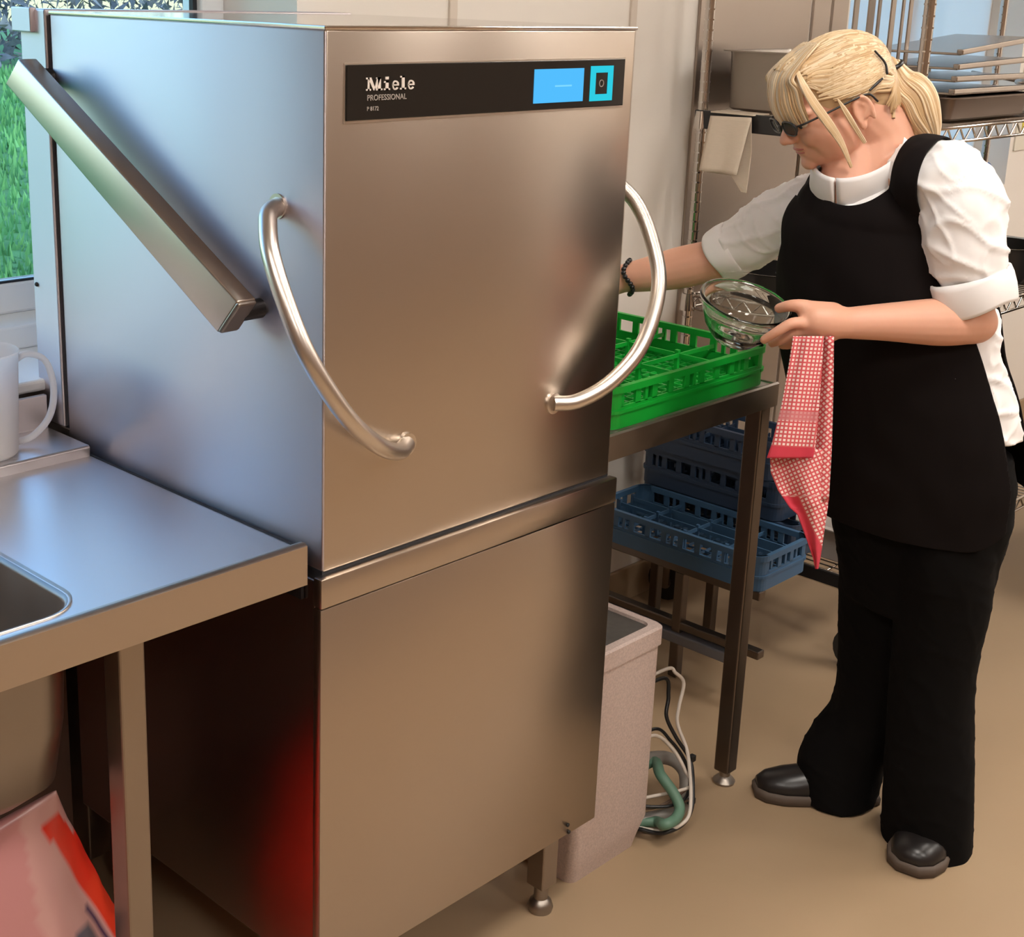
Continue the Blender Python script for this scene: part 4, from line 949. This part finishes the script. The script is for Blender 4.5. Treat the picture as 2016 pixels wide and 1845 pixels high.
# collar: two bands round the neck, front low, back high
def collar(name, gap, M=M_shirt):
    rings = []; N = 56
    for (r, h, j) in ((1.0, .012, 0), (1.0, .030, 1), (1.05, .034, 1), (1.10, .026, 2), (1.28, -.022, 3), (1.25, -.024, 3), (1.06, .020, 2), (1.0, .012, 0)):
        ring = []
        for k in range(N+1):
            a = gap+(2*PI-2*gap)*k/N; tip = math.exp(-((min(a-gap, 2*PI-gap-a))/.25)**2)
            rr = r+(.14*tip if j == 3 else 0); hh2 = h-(.020*tip if j == 3 else 0)
            ring.append(cN+LV*math.sin(a)*.074*rr+cfw*math.cos(a)*.078*rr+cax*hh2)
        rings.append(ring)
    v = [p for r in rings for p in r]; f = []; n = N+1
    for i in range(len(rings)-1):
        for k in range(N): f.append((i*n+k, i*n+k+1, (i+1)*n+k+1, (i+1)*n+k))
    f.append(tuple(i*n for i in range(7))); f.append(tuple(i*n+N for i in range(7))[::-1])
    return MB().add(v, f).build(name, M, so, True)
collar('collar', .03)
MB().obox(cN+cfw*.098-cax*.045+FW*.004, (LV, FW, ZV), (.010, .003, .035)).build('button_placket', M_shirt, so, bevel=.002)
for k in range(2): MB().ell(cN+cfw*.098-cax*(.034+.03*k)+FW*.008, (LV, ZV, FW), (.005, .005, .002), nu=12, nv=6).build('button', mat('button', (.6, .57, .55), .3), so, True)

# ---- tabard: front and back panels cut from the torso surface
B = MB(); torso(B, 1100, .004); shoulders(B, .004)
tme = remesh(B, .0052, 6); v, n = vn(tme); v = np.array([wr(p, q, .004) for p, q in zip(v+n*.0065, n)])
CS = [sect(*t) for t in TS]; zs_ = np.array([c[2] for c, a, b in CS])[::-1]
def interp(i): return np.interp(v[:, 2], zs_, np.array([i(c) for c in CS])[::-1])
cx_, cy_ = interp(lambda c: c[0][0]), interp(lambda c: c[0][1]); aa_, bb_ = interp(lambda c: c[1]), interp(lambda c: c[2])
dv = np.stack([v[:, 0]-cx_, v[:, 1]-cy_, 0*cx_], 1); lat = dv@LV; fr = dv@FW
phi = np.degrees(np.abs(np.arctan2(lat/aa_, fr/bb_)))
zA = K(1800, 560, 2.4)[2]; zH = K(1700, 1072, 2.4)[2]; zH2 = K(1905, 985, 2.4)[2]
t1 = np.clip((zA-v[:, 2])/(zA-zH), 0, 1)
front = (61+11*np.minimum(t1*3, 1)-phi)/90*.2; back = (phi-119)/90*.2
low = np.maximum(front, back)
top = .150-np.abs(lat-.0)
t2 = np.clip((v[:, 2]-(zA-.01))/.05, 0, 1); side = low*(1-t2)+np.minimum(np.where(phi < 90, .148-np.abs(lat), .16-np.abs(lat)), .2)*t2
side = np.where(v[:, 2] > K(1800, 420, 2.4)[2], np.minimum(side, .130-np.abs((v-NB)@LV-.004)), side)
hem = v[:, 2]-(zH+(zH2-zH)*np.clip((phi-45)/40, 0, 1)**2)
# neck opening: scoop in front, shallow behind
rel = v-NB; nl = rel@LV; nf = rel@FW; nz2 = v[:, 2]-K(1700, 330, 2.5)[2]
depth = np.where(nf > -.02, K(1700, 330, 2.5)[2]-K(1640, 412, 2.38)[2], .02)
neck = (np.sqrt((nl/.074)**2+(np.minimum(nz2, 0)/np.maximum(depth, .01))**2)-1)*.05
s = np.minimum(np.minimum(side, hem), neck)
to = newobj('tabard', clip(v, tris(tme), s), M_tab, pr_, True); solid(to, .003, -1)

# ---- trousers
B = MB()
def legloft(secs, br):
    P = spline([np.concatenate([K((a+b)/2, y, d), [np.linalg.norm(K(b, y, d)-K(a, y, d))/2, q]]) for y, a, b, d, q in secs], 5)
    B.loft([[p[:3]+RV*p[3]*math.cos(2*PI*k/30)+FV*p[4]*math.sin(2*PI*k/30) for k in range(30)] for p in P])
legloft([(930, 1770, 1972, 2.49, .10), (1075, 1762, 1958, 2.48, .10), (1180, 1762, 1945, 2.49, .095), (1300, 1760, 1918, 2.50, .085), (1420, 1750, 1913, 2.505, .085), (1540, 1742, 1914, 2.51, .095), (1660, 1738, 1907, 2.515, .105)], 0)
legloft([(960, 1630, 1820, 2.60, .10), (1075, 1648, 1850, 2.61, .10), (1180, 1655, 1840, 2.63, .095), (1300, 1652, 1815, 2.655, .09), (1390, 1640, 1785, 2.665, .09), (1440, 1605, 1760, 2.67, .09), (1490, 1575, 1740, 2.67, .09), (1565, 1566, 1722, 2.665, .09)], 0)
L = [sect(y, a, b, d) for y, a, b, d in ((860, 1605, 1972, 2.545), (920, 1618, 1978, 2.548), (1000, 1634, 1972, 2.55), (1080, 1652, 1952, 2.555), (1190, 1668, 1925, 2.56))]
B.loft([ringof(c, a, b, 36, .95) for c, a, b in L])
pme = remesh(B, .006, 5); v, n = vn(pme); v = np.array([p+q*.004*noise.noise(Vector((p[0]*14, p[1]*14, p[2]*5))) for p, q in zip(v, n)]); v = np.array([crease(p, q, .0018) for p, q in zip(v, n)]); setv(pme, v)
trs = newobj('trousers', pme, M_trs, pr_, True)
# ---- shoes
def shoe(toe, heel, wid, lift=0.):
    toe = np.array([toe[0], toe[1], 0.]); heel = np.array([heel[0], heel[1], 0.]); t = toe-heel; L = np.linalg.norm(t); t /= L; w = np.cross(ZV, t)
    r = MB(); prof = [(0.0, .6, .048), (.08, .78, .062), (.25, .86, .066), (.45, .90, .060), (.62, 1.0, .050), (.78, 1.0, .042), (.92, .78, .033), (1.0, .35, .022)]
    rings = []
    for u, ww, hh_ in prof:
        ring = []
        for k in range(24):
            a = 2*PI*k/24; ca, sa = math.cos(a), math.sin(a); x = wid*ww*np.sign(ca)*abs(ca)**.8; z = .020+(hh_)*max(0, sa)**.75 if sa > 0 else .018
            ring.append(heel+t*L*u+w*x*(1-.25*max(0, sa)**2)+ZV*z)
        rings.append(ring)
    up = MB().loft(rings); o = up.build('shoe', M_shoe, pr_, True)
    rings = []
    for g_, z in ((-.002, .001), (.004, .003), (.005, .018), (.002, .024)):
        pts = []
        P = [(u, ww) for u, ww, _ in prof]
        for u, ww in P: pts.append(heel+t*(L*u+g_*(1 if u > .5 else -1))+w*(wid*ww+g_))
        for u, ww in P[::-1]: pts.append(heel+t*(L*u+g_*(1 if u > .5 else -1))-w*(wid*ww+g_))
        rings.append([p+ZV*z for p in pts])
    MB().loft(rings).build('sole', M_sole, o, True)
    MB().cap([heel+t*L*.60-w*wid*.72+ZV*.058, heel+t*L*.60+ZV*.077, heel+t*L*.60+w*wid*.72+ZV*.058], [.004, .005, .004], 8).build('shoe_strap', M_shoe, o, True)
tn = at(1787, 1722, 2, 0); hp_ = at(1845, 1630, 2, 0); tdir = tn-hp_; tdir /= np.linalg.norm(tdir); shoe(tn, tn-tdir*.245, .053)
tf = at(1487, 1562, 2, 0); ht = at(1728, 1572, 2, 0); shoe(tf, tf+(ht-tf)/np.linalg.norm(ht-tf)*.25, .046)
# bracelet
ba = (K(1270, 541, 2.77)-WR); ba /= np.linalg.norm(ba); u = np.cross(ba, ZV); u /= np.linalg.norm(u); w = np.cross(ba, u); bp = WR+ba*.012
g = MB()
for k in range(26):
    a = 2*PI*k/26; g.sph(bp+(u*math.cos(a)+w*math.sin(a))*(.0335)+ba*.006*math.sin(3*a), .0052, nu=8, nv=6)
tag(g.build('bead_bracelet', M_black, pr_, True), kind='stuff')

# ------------------------------------------------------------------ glass bowl in her hand
M_bowl = mat('clear_glass', (.93, .98, .95), .02, **{'Transmission Weight': 1., 'IOR': 1.46})
bc = K(1443, 668, 2.40); bn = ZV*.93-FV*.28+RV*.16; bn /= np.linalg.norm(bn); bu = np.cross(bn, FV); bu /= np.linalg.norm(bu); bw_ = np.cross(bn, bu)
gb = empty('glass_bowl', tuple(bc), 'clear glass mixing bowl held tilted above the green rack', 'bowl')
bs = 1.0
o_ = [(0.001, .000), (.036, .000), (.041, .004), (.058, .022), (.069, .042), (.074, .058), (.079, .060), (.081, .0635), (.079, .067), (.074, .0665), (.0705, .060), (.065, .043), (.054, .025), (.038, .008), (.001, .0055)]
MB().rev(bc, (bu, bw_, bn), [(r*bs, h*1.16*bs) for r, h in o_], 64).build('bowl_body', M_bowl, gb, True)

# ------------------------------------------------------------------ checked towel
M_tow = bpy.data.materials.new('checked_cotton'); M_tow.use_nodes = True; n, l, b = nodes(M_tow); b.inputs['Roughness'].default_value = .9
uv = n.new('ShaderNodeUVMap'); sp = n.new('ShaderNodeSeparateXYZ'); l.new(uv.outputs[0], sp.inputs[0])
def mth(op, a, bv=None, c=None):
    m_ = n.new('ShaderNodeMath'); m_.operation = op
    for i, x in enumerate((a, bv, c)):
        if x is None: continue
        if isinstance(x, (int, float)): m_.inputs[i].default_value = x
        else: l.new(x, m_.inputs[i])
    return m_.outputs[0]
sx = mth('GREATER_THAN', mth('FRACT', mth('MULTIPLY', sp.outputs[0], 155.)), .42); sy = mth('GREATER_THAN', mth('FRACT', mth('MULTIPLY', sp.outputs[1], 155.)), .42)
both = mth('MULTIPLY', sx, sy); hem_ = mth('LESS_THAN', sp.outputs[1], .020); bnd = mth('MULTIPLY', mth('GREATER_THAN', sp.outputs[1], .062), mth('LESS_THAN', sp.outputs[1], .078))
m1 = n.new('ShaderNodeMix'); m1.data_type = 'RGBA'; m1.inputs[6].default_value = (.62, .10, .11, 1); m1.inputs[7].default_value = (.82, .66, .62, 1); l.new(both, m1.inputs[0])
m2 = n.new('ShaderNodeMix'); m2.data_type = 'RGBA'; m2.inputs[7].default_value = (.58, .19, .20, 1); l.new(m1.outputs[2], m2.inputs[6]); l.new(mth('MULTIPLY', bnd, .8), m2.inputs[0])
m3 = n.new('ShaderNodeMix'); m3.data_type = 'RGBA'; m3.inputs[7].default_value = (.60, .045, .075, 1); l.new(m2.outputs[2], m3.inputs[6]); l.new(hem_, m3.inputs[0]); l.new(m3.outputs[2], b.inputs['Base Color'])
tw = empty('checked_towel', tuple(K(1600, 675, 2.27)), 'red and white checked tea towel hanging from her left hand', 'towel')
def cloth(name, rows, nx, uvf, wav):
    v = []; uvs = []; R2 = []
    for i in range(len(rows)-1):
        for k in range(8):
            t = k/8; R2.append([rows[i][j]*(1-t)+rows[i+1][j]*t for j in range(len(rows[0]))])
    R2.append(rows[-1])
    for y, a, bq, d in R2:
        for i in range(nx+1):
            s = i/nx; px = a*(1-s)+bq*s; p = K(px, y, d+wav(s, y)); v.append(p); uvs.append(uvf(px, y))
    f = [(j*(nx+1)+i, j*(nx+1)+i+1, (j+1)*(nx+1)+i+1, (j+1)*(nx+1)+i) for j in range(len(R2)-1) for i in range(nx)]
    me = bpy.data.meshes.new(name); me.from_pydata([tuple(x) for x in v], [], f); ul = me.uv_layers.new(name='UVMap')
    for lp in me.loops: ul.data[lp.index].uv = uvs[lp.vertex_index]
    o = newobj(name, me, M_tow, tw, True); solid(o, .0022, 0); return o
SC = 1230.
cloth('front_fold', [(662, 1562, 1622, 2.275), (720, 1553, 1618, 2.268), (800, 1538, 1612, 2.258), (870, 1521, 1606, 2.25), (902, 1510, 1601, 2.248)], 16, lambda px, y: ((px-1500+.16*(y-660))/SC, (902-y+.05*(px-1510))/SC), lambda s, y: .006*math.sin(s*8+y*.01))
def uvd(px, y):
    a = math.radians(40); x_, y_ = (px-1500)/SC, (1200-y)/SC; return (x_*math.cos(a)+y_*math.sin(a), .3+(-x_*math.sin(a)+y_*math.cos(a)))
def uvl(px, y):
    # distance from the lower left hem edge, so that the hem runs along it
    a0 = np.array([1548., 985.]); a1 = np.array([1607., 1118.]); t = (a1-a0)/np.linalg.norm(a1-a0); nrm = np.array([t[1], -t[0]]); q = np.array([px, y])-a0
    return ((q@t)/SC+1, abs(q@nrm)/SC if y > 975 else .09+(q@nrm)/SC)
cloth('side_fold', [(662, 1612, 1641, 2.285), (760, 1604, 1640, 2.282), (880, 1592, 1637, 2.276), (985, 1584, 1631, 2.27)], 10, uvd, lambda s, y: .008*math.sin(s*6))
cloth('lower_corner', [(885, 1516, 1634, 2.268), (930, 1518, 1633, 2.266), (965, 1532, 1632, 2.264), (1000, 1556, 1629, 2.262), (1012, 1570, 1627, 2.262), (1060, 1588, 1620, 2.262), (1100, 1602, 1614, 2.262), (1120, 1606, 1610, 2.262)], 18, uvl, lambda s, y: .012*math.sin(s*7+.5)*(1 if y < 1000 else .6))
